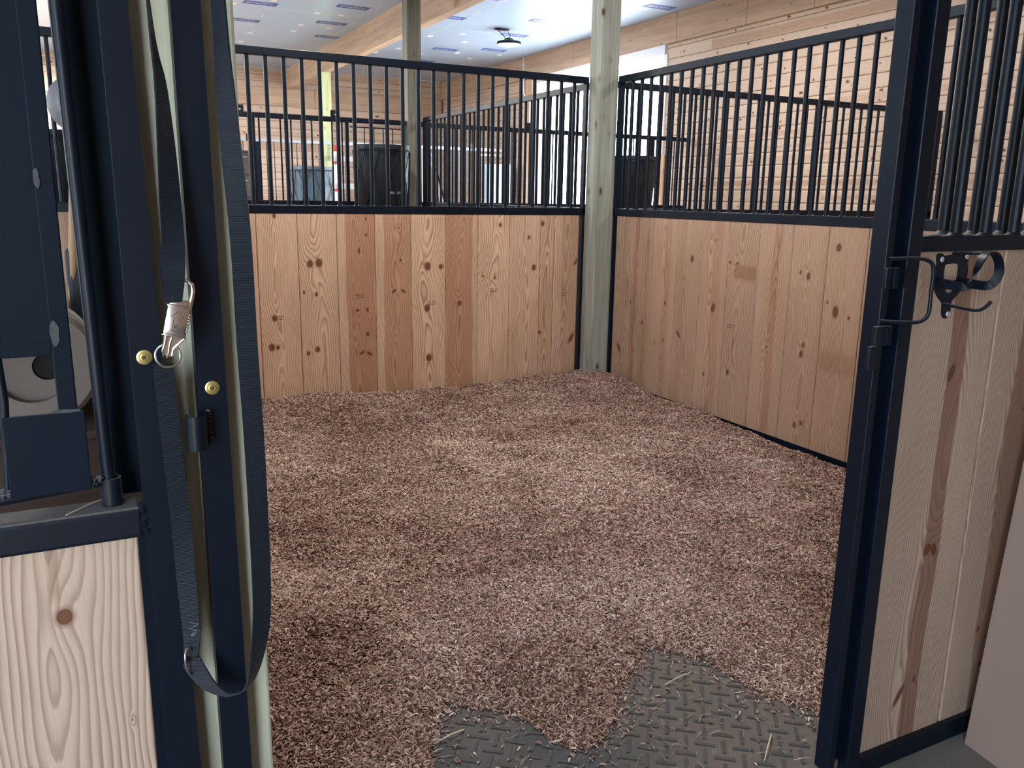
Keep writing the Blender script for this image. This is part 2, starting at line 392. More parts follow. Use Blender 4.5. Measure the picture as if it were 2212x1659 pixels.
boards('wall_boards', (XW, 0, 0), (0, 0, 1), (0, 1, 0), (-1, 0, 0), wall_rows(1.15, 3.30, .140, -3.2, 4.32, 3, 2.2), P_WALL, wr, .009, .03, .02, .004, .0022)
boards('wall_boards', (XW, 0, 0), (0, 0, 1), (0, 1, 0), (-1, 0, 0), wall_rows(1.15, 3.30, .140, 8.28, YB, 5, 1.6), P_WALL, wr, .014, .04, .02, .004, .002)
boards('wall_boards', (XW, 0, 0), (0, 0, 1), (0, 1, 0), (-1, 0, 0), wall_rows(-.1, 1.15, .140, YF, 4.32, 6, 0), P_WALL, wr, .05, .3, .02)
boards('wall_boards', (XW, 0, 0), (0, 0, 1), (0, 1, 0), (-1, 0, 0), wall_rows(1.15, 3.30, .140, YF, -3.2, 9, 0), P_WALL, wr, .05, .3, .02)
boards('wall_boards', (XW, 0, 0), (0, 0, 1), (0, 1, 0), (-1, 0, 0), wall_rows(-.1, 1.15, .140, 8.28, YB, 7, 0), P_WALL, wr, .05, .3, .02)
CORE = plain('wall_core', (.45, .34, .25), .9)
MB().box((XW+.02, YF-.1, -.25), (XW+.14, 4.30, ZC+.12)).box((XW+.02, 7.95, -.25), (XW+.14, YB+.1, ZC+.12)).box((XW+.02, 4.30, 3.25), (XW+.14, 7.95, ZC+.12)).build('wall_core', CORE, wr)
# header band along that wall
hb = MB(); y = YF
for y0, y1 in ((YF, -4.2), (-4.2, -1.1), (-1.1, 1.72), (1.72, 2.75), (2.75, 4.05), (4.05, 6.62), (6.62, 8.5), (8.5, 10.6), (10.6, YB)):
    hb.box((XW-.04, y0+.003, 3.30), (XW, y1-.003, ZC), .002)
struct(hb.build('trim_1', LVLY))
wb = empty('wall_back', None, None); struct(wb)
boards('wall_boards', (0, YB, 0), (0, 0, 1), (1, 0, 0), (0, -1, 0), wall_rows(1.15, 2.97, .140, -6, XW, 13, 1.5), P_WALL, wb, .014, .04, .02, .004, .002)
boards('wall_boards', (0, YB, 0), (0, 0, 1), (1, 0, 0), (0, -1, 0), wall_rows(3.30, ZC, .12, -6, XW, 14, 1.5), P_WALL, wb, .014, .04, .02, .004, .002)
MB().box((XL-.1, YB+.02, -.25), (XW+.14, YB+.14, ZC+.12)).build('wall_core', CORE, wb)
hb = MB()
for x0, x1 in ((-6, -3.1), (-3.1, -.9), (-.9, .95), (.95, 2.9), (2.9, XW-.04)): hb.box((x0+.003, YB-.04, 2.97), (x1-.003, YB, 3.30), .002)
struct(hb.build('trim_2', LVLX))
PLY = lumber('plywood_wall', (.62, .42, .28), (.52, .34, .22), 2, .2)
wlf = struct(MB().box((XL-.12, YF, -.25), (XL, -7.4, ZC)).box((XL-.12, -4.4, -.25), (XL, 4.3, ZC)).box((XL-.12, 8, -.25), (XL, YB, ZC)).box((XL-.12, -7.4, 3.3), (XL, -4.4, ZC)).box((XL-.12, 4.3, 3.3), (XL, 8, ZC)).build('wall_left', PLY))
struct(MB().box((XL-.12, YF-.12, -.25), (-6.6, YF, ZC)).box((-4.9, YF-.12, -.25), (XW+.02, YF, ZC)).box((-6.6, YF-.12, 2.9), (-4.9, YF, ZC)).build('wall_front', PLY))  # gap in this wall added to let fill light into the camera aisle
# beam over the far aisle
beam = MB().box((.40, YF, 3.28), (.52, YB-.04, ZC), .003)
tag(beam.build('ceiling_beam', LVLY), 'long smooth wooden ceiling beam running towards the back wall', 'beam')
# barn door opening: jamb trims, soffit and ground outside
WHITE = plain('white_painted_metal', (.82, .83, .88), .45, 0, .03)
SOF = plain('white_vinyl_soffit', (.60, .58, .66), .5, 0, .04)
LILAC = plain('pale_mauve_trim', (.62, .50, .62), .5, 0, .03)
struct(MB().box((XW-.03, 7.97, -.1), (XW+.02, 8.27, 3.28), .004).build('trim_3', LVLZ))
struct(MB().box((XW+.02, 7.89, -.1), (XW+.24, 7.95, 3.25)).build('trim_4', LILAC))
struct(MB().box((XW-.035, 4.28, 3.18), (XW+.26, 7.97, 3.30), .004).build('trim_5', WHITE))
struct(MB().box((XW-.02, 4.24, 1.9), (XW+.2, 4.33, 3.18), .004).box((XW-.02, 4.20, -.1), (XW+.2, 4.31, 1.9), .003, 1).build('trim_6', [WHITE, LVLZ]))
sof = MB()
for k in range(26):
    y0 = 1.0+k*.45
    sof.box((XW+.26, y0, 3.22), (5.1, y0+.40, 3.26)).box((XW+.26, y0+.40, 3.20), (5.1, y0+.45, 3.24))
tag(sof.build('porch_soffit', SOF), 'white ribbed porch soffit outside the barn door opening', 'porch roof')
GR = plain('pale_gravel_yard', (.62, .60, .55), .95, 0, .2, 3)
struct(MB().box((-60, -50, -.35), (60, 60, -.12)).build('ground', GR))
# trees outside
LEAF = NB('leaves'); _n = LEAF.noise(LEAF.obj(), 3, 3); LEAF = LEAF.fin(LEAF.mix(_n, (.09, .20, .05), (.28, .42, .14)), .6)
BARK = plain('bark', (.20, .17, .14), .9, 0, .3, 20)
def leaf_clump(name, c, rad, n, parent, size=.16):
    rg = np.random.default_rng(int(abs(c[0]*17+c[1]*5))+n)
    d = rg.normal(size=(n, 3)); d /= np.linalg.norm(d, axis=1)[:, None]; p = np.array(c)+d*(rg.random((n, 1))**.45)*np.array(rad)
    a = rg.normal(size=(n, 3)); a /= np.linalg.norm(a, axis=1)[:, None]; b = np.cross(a, rg.normal(size=(n, 3))); b /= np.linalg.norm(b, axis=1)[:, None]
    s = size*(.6+.8*rg.random((n, 1)))
    v = np.stack([p-a*s, p+b*s*.5, p+a*s, p-b*s*.5], 1).reshape(-1, 3); f = np.arange(4*n).reshape(-1, 4)
    m_ = MB(); m_.v = v.tolist(); m_.f = f.tolist(); m_.mi = [0]*n
    return m_.build(name, LEAF, parent, fixn=False)
for (x, y, h, lab) in [(17, 17.5, 9, 'leafy green tree beyond the barn door, seen just past the mauve jamb'), (19, 21.8, 10, 'bushy green tree beyond the barn door, farther out than its neighbour'), (13.5, 10.0, 7, 'green tree beyond the barn door, seen past the timber corner post')]:
    t = empty('tree', lab, 'tree', 'trees outside the barn door', (x, y, -.12))
    MB().tube([(0, 0, 0), (.1, 0, h*.35), (-.1, .1, h*.7)], [.2, .15, .07], 8).build('trunk', BARK, t, True)
    leaf_clump('crown', (0, 0, h*.55), (1.5, 1.5, h*.42), 5200, t)

# ================================================================== our stall: mat and bedding
MATR = NB('rubber_mat_dusty'); _o = MATR.obj()
_n1 = MATR.noise(_o, 2.6, 5, .6); _n2 = MATR.noise(_o, 300, 2)
_sp = MATR.n('ShaderNodeSeparateXYZ'); MATR.l(_o, _sp.inputs[0])
_f = MATR.math('ADD', MATR.ss(_sp.outputs[0], -2.45, -2.1, 0, .75), MATR.ss(_n1, .45, .7, 0, .45))
_c = MATR.mix(MATR.math('MINIMUM', _f, 1.0), (.060, .063, .067), (.150, .118, .100))
_c = MATR.mix(MATR.ss(_n2, .55, .75, 0, .35), _c, (.22, .17, .135))
MATR.bump(_n2, .3, .0008); MATR = MATR.fin(_c, .8, 0, .3)
mm = MB(); mm.box((-3.17, -3.925, -.10), (-.16, -.16, -.04)).box((-3.17, -4.00, -.10), (-1.80, -3.925, -.04))
ca, sa_ = math.cos(R(-38)), math.sin(R(-38))
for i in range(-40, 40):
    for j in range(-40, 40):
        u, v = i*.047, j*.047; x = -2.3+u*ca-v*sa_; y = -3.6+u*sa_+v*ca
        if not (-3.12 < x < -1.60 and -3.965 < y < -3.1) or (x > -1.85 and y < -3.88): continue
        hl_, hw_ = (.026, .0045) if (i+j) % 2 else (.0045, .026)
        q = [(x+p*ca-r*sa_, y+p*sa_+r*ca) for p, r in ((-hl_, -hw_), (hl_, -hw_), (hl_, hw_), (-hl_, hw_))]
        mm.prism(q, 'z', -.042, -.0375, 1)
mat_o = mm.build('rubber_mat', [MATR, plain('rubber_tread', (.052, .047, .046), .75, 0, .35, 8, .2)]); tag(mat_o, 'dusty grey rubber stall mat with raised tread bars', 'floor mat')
mat_o.rotation_euler = (0, 0, 0)

EDGE = np.array([(-3.30, -3.46), (-3.096, -3.461), (-3.0, -3.85), (-2.80, -3.85), (-2.762, -3.622), (-2.729, -3.525), (-2.674, -3.435), (-2.63, -3.377), (-2.566, -3.431), (-2.503, -3.472), (-2.465, -3.557), (-2.456, -3.615), (-2.421, -3.693), (-2.359, -3.702), (-2.275, -3.659), (-2.163, -3.527), (-2.031, -3.431), (-1.978, -3.369), (-1.935, -3.404), (-1.854, -3.5), (-1.839, -3.604), (-1.824, -3.701), (-1.795, -3.776), (-1.739, -3.838), (-.02, -3.95)])
def vnoise(x, y, f, seed):
    g = np.random.default_rng(seed).random((64, 64)); X = x*f+50; Y = y*f+50
    xi = np.floor(X).astype(int); yi = np.floor(Y).astype(int); fx = X-xi; fy = Y-yi
    fx = fx*fx*(3-2*fx); fy = fy*fy*(3-2*fy); a = lambda i, j: g[(xi+i) % 64, (yi+j) % 64]
    return (a(0,0)*(1-fx)+a(1,0)*fx)*(1-fy)+(a(0,1)*(1-fx)+a(1,1)*fx)*fy-.5
def edge_dist(x, y):
    """signed: positive inside the bedding"""
    ye = np.interp(x, EDGE[:, 0], EDGE[:, 1]); best = np.full(x.shape, 9.0)
    for (ax, ay), (bx, by) in zip(EDGE[:-1], EDGE[1:]):
        dx, dy = bx-ax, by-ay; t = np.clip(((x-ax)*dx+(y-ay)*dy)/(dx*dx+dy*dy), 0, 1)
        best = np.minimum(best, np.hypot(x-ax-t*dx, y-ay-t*dy))
    return np.where(y > ye, best, -best)
def bed_h(x, y):
    d = edge_dist(x, y)
    zb_ = np.interp(x, [-3.2, -2.452, -2.085, -1.614, -1.089, -.739, -.355, -.134, 0], [.055, .055, .055, .018, .006, .034, .038, .055, .07])
    zr_ = np.interp(y, [-4, -2.375, -1.969, -1.556, -1.344, -1.119, -.929, -.739, -.499, -.204, 0], [-.035, -.03, -.022, -.01, .02, .02, -.006, -.002, .055, .066, .07])
    wb_ = np.exp(-np.abs(y+.0)/.22); wr_ = np.exp(-np.abs(x)/.20)
    mid = .015+.045*vnoise(x, y, 1.3, 3)+.03*vnoise(x, y, 3.1, 4)
    h = (mid*.35*1+zb_*wb_*2+zr_*wr_*2)/(.35+wb_*2+wr_*2)
    dep = (1-np.exp(-np.maximum(d, 0)/.10)); far = np.clip((y+2.2)/-1.6, 0, 1)
    h = h*(1-.35*far)+.015*vnoise(x, y, 7, 5)+.011*vnoise(x, y, 16, 6)+.006*vnoise(x, y, 34, 8)
    return -.0415+(h+.0415)*dep-.006*(d < 0)
BED = NB('wood_shavings'); _r = BED.attr('shade'); _c = BED.ramp(_r, [(0, (.15, .07, .048)), (.3, (.34, .205, .155)), (.7, (.55, .39, .315)), (1, (.78, .63, .54))]); BED = BED.fin(_c, .8, 0, .25)
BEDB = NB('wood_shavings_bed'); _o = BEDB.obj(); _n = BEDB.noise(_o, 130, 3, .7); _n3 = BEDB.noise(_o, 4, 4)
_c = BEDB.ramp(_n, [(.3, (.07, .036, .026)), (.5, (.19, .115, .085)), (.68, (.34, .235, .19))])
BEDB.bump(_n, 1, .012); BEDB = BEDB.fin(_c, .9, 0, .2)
def grid_obj(name, xs, ys, fn, mat, parent=None):
    X, Y = np.meshgrid(xs, ys); Z = fn(X, Y); V = np.stack([X, Y, Z], -1).reshape(-1, 3)
    idx = np.arange(X.size).reshape(X.shape); q = np.stack([idx[:-1, :-1], idx[:-1, 1:], idx[1:, 1:], idx[1:, :-1]], -1).reshape(-1, 4)
    me = bpy.data.meshes.new(name); me.vertices.add(len(V)); me.vertices.foreach_set('co', V.ravel()); me.loops.add(q.size)
    me.loops.foreach_set('vertex_index', q.ravel().astype(np.int32)); me.polygons.add(len(q)); me.polygons.foreach_set('loop_start', np.arange(0, q.size, 4, dtype=np.int32))
    me.polygons.foreach_set('use_smooth', np.ones(len(q), bool)); me.materials.append(mat); me.update(calc_edges=True)
    o = bpy.data.objects.new(name, me); COL.objects.link(o); o.parent = parent; return o
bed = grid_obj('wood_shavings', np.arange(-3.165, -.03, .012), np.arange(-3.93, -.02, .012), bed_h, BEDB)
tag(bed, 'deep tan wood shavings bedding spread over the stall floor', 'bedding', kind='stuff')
def strips(name, n, sampler, zfn, size, curl, mat, parent, seed, lift=.004, tilt=.5, wr_=.30):
    g = np.random.default_rng(seed); x, y = sampler(g, n); n = len(x)
    z = zfn(x, y)+lift*g.random(n); th = g.random(n)*2*np.pi; ln = size[0]+(size[1]-size[0])*g.random(n)**1.5; wd = ln*(wr_*(.6+.8*g.random(n)))
    tl = g.normal(size=n)*tilt; rl = g.normal(size=n)*tilt*1.3
    a = np.stack([np.cos(th)*np.cos(tl), np.sin(th)*np.cos(tl), np.sin(tl)], -1)
    b0 = np.stack([-np.sin(th), np.cos(th), np.zeros(n)], -1); c0 = np.cross(a, b0)
    b = b0*np.cos(rl)[:, None]+c0*np.sin(rl)[:, None]; c = np.cross(a, b); c *= np.sign(c[:, 2:3]+1e-6)
    P0 = np.stack([x, y, z], -1); cu = (curl*(g.random(n)*1.2))[:, None]*ln[:, None]
    hl = ln[:, None]/2; hw = wd[:, None]/2
    rows = [P0-a*hl, P0+c*cu, P0+a*hl*.9]
    V = np.stack([rows[0]-b*hw*.6, rows[0]+b*hw*.6, rows[1]-b*hw, rows[1]+b*hw, rows[2]-b*hw*.5, rows[2]+b*hw*.5], 1).reshape(-1, 3)
    k = (np.arange(n)*6)[:, None]; q = np.concatenate([k+np.array([[0, 1, 3, 2]]), k+np.array([[2, 3, 5, 4]])], 1).reshape(-1, 4)
    me = bpy.data.meshes.new(name); me.vertices.add(len(V)); me.vertices.foreach_set('co', V.ravel()); me.loops.add(q.size)
    me.loops.foreach_set('vertex_index', q.ravel().astype(np.int32)); me.polygons.add(len(q)); me.polygons.foreach_set('loop_start', np.arange(0, q.size, 4, dtype=np.int32))
    at = me.attributes.new('shade', 'FLOAT', 'POINT')
    patch = .6*vnoise(x, y, 2.3, 21)+.4*vnoise(x, y, 9, 22)
    sh = np.clip(g.random(n)*.9+patch*.55, 0, 1); at.data.foreach_set('value', np.repeat(sh, 6).astype(np.float32))
    me.materials.append(mat); me.update(calc_edges=True)
    o = bpy.data.objects.new(name, me); COL.objects.link(o)
    if parent: o.parent = parent
    return o
def samp_main(g, n):
    x = -3.16+3.12*g.random(n*2); y = -3.93+3.9*g.random(n*2); dist = np.hypot(x+3.4, y+5.2)
    keep = g.random(n*2) < np.clip((2.4/dist)**1.25, .12, 1)
    d = edge_dist(x, y); keep &= g.random(n*2) < np.clip((d+.012)/.03, 0, 1)
    x, y = x[keep], y[keep]
    return x[:n], y[:n]
fl = strips('shaving_flakes', 520000, samp_main, bed_h, (.009, .021), .22, BED, bed, 31, .006, .45, .26); fl['kind'] = 'stuff'
def samp_loose(g, n):
    x = -3.1+1.5*g.random(n*6); y = -3.97+.7*g.random(n*6); d = edge_dist(x, y)
    keep = (d < 0) & (g.random(n*6) < np.exp(d/.05)*.8+.012*(x > -2.5)); return x[keep][:n], y[keep][:n]
ls = strips('loose_flakes', 1300, samp_loose, lambda x, y: np.full(x.shape, -.037), (.008, .018), .2, BED, bed, 37, .003, .2, .3); ls['kind'] = 'stuff'
HAY = NB('hay_stems'); _c = HAY.ramp(HAY.attr('shade'), [(0, (.13, .11, .07)), (.6, (.27, .235, .17)), (1, (.55, .50, .38))]); HAY = HAY.fin(_c, .7)
def samp_hay(g, n):
    x = np.concatenate([g.normal(-2.2, .17, n//2), -2.75+1.0*g.random(n-n//2)]); y = np.concatenate([g.normal(-3.70, .12, n//2), -3.98+.5*g.random(n-n//2)])
    k_ = (x < -1.83) & (y > -3.98); return x[k_], y[k_]
hy = strips('hay_scraps', 420, samp_hay, lambda x, y: np.maximum(np.full(x.shape, -.036), bed_h(x, y)+.003), (.012, .05), .08, HAY, None, 41, .004, .06, .045)
tag(hy, 'scattered dry hay stems lying on the rubber mat', 'hay', kind='stuff')
STR = plain('straw', (.66, .57, .38), .6)
for i, (a, b, lab) in enumerate([((-2.633, -3.50), (-2.72, -3.52), 'pale straw stem on the dark mat patch, tip against the shavings'), ((-2.04, -3.56), (-1.93, -3.54), 'long pale straw stem in the mat bay between the shavings'), ((-1.93, -3.86), (-2.02, -3.93), 'pale straw stem on the mat close to the door jamb')]):
    tag(MB().tube([(a[0], a[1], -.033), ((a[0]+b[0])/2, (a[1]+b[1])/2, -.029), (b[0], b[1], -.033)], [.0018, .002, .0012], 6).build('straw_stem', STR, None, True), lab, 'straw', 'single straw stems on the mat')

# ================================================================== partitions of our stall
def local(e, world_pts): return world_pts
TR = lambda o, e, ang, p0: None
def panel_on(e, ang, p0, planks, mat, side, sa=.005, sl=.015, t=.038, off=.018):
    """boards built in the partition's local frame: a = distance from p0"""
    return boards('board_panel', (0, side*off, 0), (1, 0, 0), (0, 0, 1), (0, side, 0), planks, mat, e, sa, sl, t)
# back partition B : y = 0.0225, from x=-3.19 to -.147
XB0 = -3.19; p0 = (XB0, .0225)
bx = [-2.0425+.1053*i for i in range(-11, 19)]; bx = [x for x in bx if XB0+.04 < x < -.17]
eB, aB = grille('black steel stall partition facing the doorway, knotty board below round bars', p0, (-.147, .0225), [x-XB0 for x in bx], group='stall partitions', posts=(1, 2))
KB = [(-2.352, 1.17, .014), (-2.145, .877, .021), (-2.089, .882, .024), (-2.376, .546, .018), (-2.401, .364, .021), (-2.364, .361, .013), (-2.111, .685, .012), (-2.189, .70, .010), (-2.175, .31, .013), (-2.115, .332, .017), (-1.828, .953, .010, 2), (-1.847, .57, .016, .8), (-1.782, .573, .011), (-1.782, .412, .013), (-1.823, .291, .014, 1.2, .8), (-1.773, .281, .016, 1.2, -.8), (-1.549, .889, .010), (-1.597, .687, .016, 1.0, .9), (-1.533, .685, .015, 1.0, -.9), (-1.361, .845, .024), (-1.265, .84, .018, 1.0), (-1.367, .564, .022), (-1.355, .223, .023), (-1.129, .588, .016), (-.825, 1.115, .012), (-.863, .754, .010), (-.949, .763, .008), (-.599, 1.029, .012), (-.554, .818, .019), (-.49, 1.125, .016), (-.496, .349, .013), (-.228, .292, .018, 2.2, .5), (-1.559, 1.098, .007), (-1.778, 1.153, .009), (-1.78, 1.052, .009), (-.21, .85, .012, 2.0, .5)]
bnd = [-3.145, -2.94, -2.70, -2.463, -2.216, -1.971, -1.722, -1.475, -1.231, -.991, -.748, -.503, -.391, -.19]
sh = lambda t_: t_ if not isinstance(t_, tuple) else (t_[0]-XB0, t_[1]-XB0, *t_[2:])
tones = [0, 0, 0, 0.0, 0.0, (-1.915, -1.722, 1), (-1.668, -1.475, .85), 0.0, (-1.231, -1.03, .9), 0.0, 0.0, .25, (-.33, -.19, .45)]
vals = [1, 1, 1, 1.02, 1.0, .97, .98, 1.05, .98, 1.06, 1.0, .97, .93]
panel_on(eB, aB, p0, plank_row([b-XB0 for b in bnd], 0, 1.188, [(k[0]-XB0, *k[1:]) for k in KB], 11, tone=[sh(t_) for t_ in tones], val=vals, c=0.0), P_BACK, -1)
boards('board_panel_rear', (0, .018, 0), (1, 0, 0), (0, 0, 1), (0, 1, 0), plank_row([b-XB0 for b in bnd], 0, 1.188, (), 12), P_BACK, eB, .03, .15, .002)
STAMP = plain('grey_stamp_ink', (.16, .12, .10), .8)
def stamp(e, x, z, y, sgn):
    m = MB(); rs = random.Random(int(abs(x)*1000))
    for row, zz in ((0, z+.008), (1, z-.008)):
        xx = x-.03
        while xx < x+.03:
            wv = rs.uniform(.003, .008)
            if rs.random() < .8: m.box((xx, y, zz-.005), (xx+wv, y+sgn*.0006, zz+.004*rs.random()))
            xx += wv+.002
    m.build('grade_stamp', STAMP, e)
for x, z in ((-1.835, .665), (-.865, .668), (-1.335, .60), (-2.345, .548), (-.30, .62)): stamp(eB, x-XB0, z, -.0182, -1)
# side partition R : x = .0225, from y=-3.95 to -.144
YR0 = -3.95; p0 = (.0225, YR0)
by = [-.29-.1047*i for i in range(0, 35)]; by = [y for y in by if y > -3.9]
eR, aR = grille('black steel stall partition along the deep side of the stall, tan boards below bars', p0, (.0225, -.144), [y-YR0 for y in by], group='stall partitions', posts=(1, 2))
KR = [(-1.047, .944, .017, 1.4), (-1.273, .662, .019, 1.7, -.15), (-.404, .595, .011), (-.548, .47, .012, 1.4), (-.795, .634, .011, 1.5), (-.281, .253, .016, 2.4, .5), (-.954, .451, .016, 1.6, .9), (-2.19, 1.081, .018), (-2.208, .756, .020, 1.7), (-2.15, .80, .009), (-1.95, .937, .010), (-2.007, .92, .014, 1.6), (-2.006, .502, .014, 1.5), (-2.016, .554, .010, 1.8), (-2.049, .127, .012), (-2.004, .105, .013, 1.5), (-1.442, .293, .014, 1.4), (-1.225, .239, .012), (-1.461, .944, .013, .8), (-1.397, .947, .014, .6), (-1.746, .499, .009), (-2.296, .735, .010), (-1.442, .899, .007), (-.966, 1.161, .007), (-1.252, 1.072, .007), (-.702, .355, .009), (-.797, .386, .008, 2)]
bR = [-.19, -.286, -.397, -.514, -.637, -.885, -1.128, -1.375, -1.627, -1.878, -2.121, -2.366, -2.61, -2.85, -3.09, -3.34, -3.58, -3.905]
toR = [0, 0, (-.47, -.42, .8), (-.60, -.55, .5), (-.83, -.76, .5), (-1.0, -.93, .3), (-1.33, -1.25, .5), (-1.62, -1.44, 1.5, .85, .945), (-1.80, -1.74, .7), 0, (-2.36, -2.13, .6, .43, .56), 0, 0, 0, 0, 0, 0]
def shr(t_): return t_ if not isinstance(t_, tuple) else (t_[0]-YR0, t_[1]-YR0, *t_[2:])
panel_on(eR, aR, p0, plank_row([b-YR0 for b in bR], 0, 1.188, [(k[0]-YR0, *k[1:]) for k in KR], 21, tone=[shr(t_) for t_ in toR], c=0.0), P_SHADED, 1)
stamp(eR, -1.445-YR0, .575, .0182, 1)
boards('board_panel_rear', (0, -.018, 0), (1, 0, 0), (0, 0, 1), (0, -1, 0), plank_row([b-YR0 for b in bR], 0, 1.188, (), 22), P_SHADED, eR, .03, .15, .002)
# partition between our stall and the neighbour's, hidden mostly by the door post
p0 = (-3.225, -3.845)
eL, aL = grille('black steel stall partition seen edge-on behind the strap and door post', p0, (-3.225, -.0), [.12+.105*i for i in range(35)], group='stall partitions')
bL = [.05+.245*i for i in range(16)]
for s_ in (-1, 1): boards('board_panel', (0, s_*.018, 0), (1, 0, 0), (0, 0, 1), (0, s_, 0), plank_row(bL, 0, 1.188, (), 31+s_), P_SHADED, eL, .03, .15, .02)
# partition continuing behind: R3 (x=.0225, y .03..3.6)
p0 = (.0225, .05)
e3, a3 = grille('black barred stall partition running from corner post to the farther timber post', p0, (.0225, 3.62), [.105*i+.06 for i in range(34)], group='stall partitions', r=.0115)
for s_ in (-1, 1): boards('board_panel', (0, s_*.018, 0), (1, 0, 0), (0, 0, 1), (0, s_, 0), plank_row([.05+.245*i for i in range(15)], 0, 1.188, (), 41+s_), P_SHADED, e3, .03, .15, .02)
# B2 (y=.06, x .03..3.66)
p0 = (.05, .0725)
e2, a2 = grille('black barred stall partition beyond the side bars, running to the boarded wall', p0, (3.66, .0725), [.105*i+.07 for i in range(34)], group='stall partitions', r=.0115)
for s_ in (-1, 1): boards('board_panel', (0, s_*.018, 0), (1, 0, 0), (0, 0, 1), (0, s_, 0), plank_row([.05+.245*i for i in range(15)], 0, 1.188, (), 51+s_), P_SHADED, e2, .03, .15, .02)
# partition of the far rear stall row at the left of the rear stall
p0 = (-3.175, .05)
e4, a4 = grille('black barred partition at the far side of the stall behind ours', p0, (-3.175, 3.62), [.105*i+.06 for i in range(34)], group='stall partitions', r=.0115)
for s_ in (-1, 1): boards('board_panel', (0, s_*.018, 0), (1, 0, 0), (0, 0, 1), (0, s_, 0), plank_row([.05+.245*i for i in range(15)], 0, 1.188, (), 61+s_), P_SHADED, e4, .03, .15, .02)

# ================================================================== timber posts
def post(name, x0, x1, y0, y1, z1, mat, label, z0=-.1):
    return tag(MB().box((x0, y0, z0), (x1, y1, z1), .004).build(name, mat), label, 'post', 'square timber posts')
post('timber_post', -.147, 0, -.144, 0, ZC, TREAT, 'square greenish timber post in the stall corner where the two partitions meet')
post('timber_post', -.16, -.005, 3.64, 3.79, ZC, WEATH, 'weathered timber post standing behind the barred partition, crossing the ceiling beam')
post('timber_post', .345, .52, 9.2, 9.35, 3.28, TREATY, 'pale yellow-green timber post holding up the ceiling beam')
post('timber_post', -3.33, -3.192, -3.984, -3.85, ZC, lumber('pale_treated_timber', (.56, .57, .44), (.40, .40, .29), 2, .5), 'green-tinted timber door post beside the hanging black strap')

# ================================================================== more shape helpers
def catmull(P, n=8):
    P = [Vector(p) for p in P]; out = []
    for i in range(len(P)-1):
        a = P[i-1] if i else P[0]*2-P[1]; b, c = P[i], P[i+1]; d = P[i+2] if i+2 < len(P) else P[-1]*2-P[-2]
        for k in range(n):
            t = k/n; out.append(.5*((2*b)+(c-a)*t+(2*a-5*b+4*c-d)*t*t+(3*b-a-3*c+d)*t**3))
    out.append(P[-1]); return out
def ribbon(m, pts, wdirs, width, th, n=8, mi=0):
    """flat webbing: centre line with a width direction at each control point"""
    C = catmull(pts, n); Wd = catmull(wdirs, n); ws = width if isinstance(width, (list, tuple)) else [width]*len(pts)
    Ws = [v.x for v in catmull([(q, 0, 0) for q in ws], n)]; k = len(m.v); N = len(C)
    for i, c in enumerate(C):
        t = (C[min(i+1, N-1)]-C[max(i-1, 0)]).normalized(); wv = Wd[i]-t*Wd[i].dot(t); wv.normalize(); nn = t.cross(wv)
        for sa, sb in ((-1, -1), (1, -1), (1, 1), (-1, 1)): m.v.append(tuple(c+wv*(Ws[i]/2*sa)+nn*(th/2*sb)))
    for i in range(N-1):
        for j in range(4): m.f.append((k+4*i+j, k+4*i+(j+1) % 4, k+4*i+4+(j+1) % 4, k+4*i+4+j)); m.mi.append(mi)
    m.f += [(k+3, k+2, k+1, k), (k+4*N-4, k+4*N-3, k+4*N-2, k+4*N-1)]; m.mi += [mi, mi]; return m
def torus(m, c, r, t, axis, n=32, mi=0, sq=1.0, u=None):
    ax = Vector(axis).normalized(); u = (Vector(u) if u else ax.cross(Vector((0, 0, 1)) if abs(ax.z) < .9 else Vector((1, 0, 0)))).normalized(); v = ax.cross(u)
    return m.tube([Vector(c)+u*(r*math.cos(2*math.pi*i/n))+v*(r*sq*math.sin(2*math.pi*i/n)) for i in range(n)], t, 10, closed=True, mi=mi)
def plate2d(name, outer, holes, y0, y1, mat, parent):
    """plate standing in the x-z plane with holes"""
    cu = bpy.data.curves.new(name, 'CURVE'); cu.dimensions = '2D'; cu.fill_mode = 'BOTH'; cu.extrude = abs(y1-y0)/2
    for ring in [outer]+holes:
        sp = cu.splines.new('POLY'); sp.points.add(len(ring)-1); sp.use_cyclic_u = True
        for p, (x, z) in zip(sp.points, ring): p.co = (x, z, 0, 1)
    tmp = bpy.data.objects.new(name, cu); COL.objects.link(tmp); bpy.context.view_layer.update()
    me = bpy.data.meshes.new_from_object(tmp.evaluated_get(bpy.context.evaluated_depsgraph_get())); bpy.data.objects.remove(tmp); bpy.data.curves.remove(cu)
    me.transform(Matrix.Rotation(R(90), 4, 'X')); me.transform(Matrix.Translation((0, (y0+y1)/2, 0)))
    me.materials.clear(); me.materials.append(mat); me.name = name
    o = bpy.data.objects.new(name, me); COL.objects.link(o); o.parent = parent; return o
def chaikin(P, it=2):
    for _ in range(it):
        Q = []
        for i in range(len(P)):
            a, b = P[i], P[(i+1) % len(P)]; Q += [(a[0]*.75+b[0]*.25, a[1]*.75+b[1]*.25), (a[0]*.25+b[0]*.75, a[1]*.25+b[1]*.75)]
        P = Q
    return P
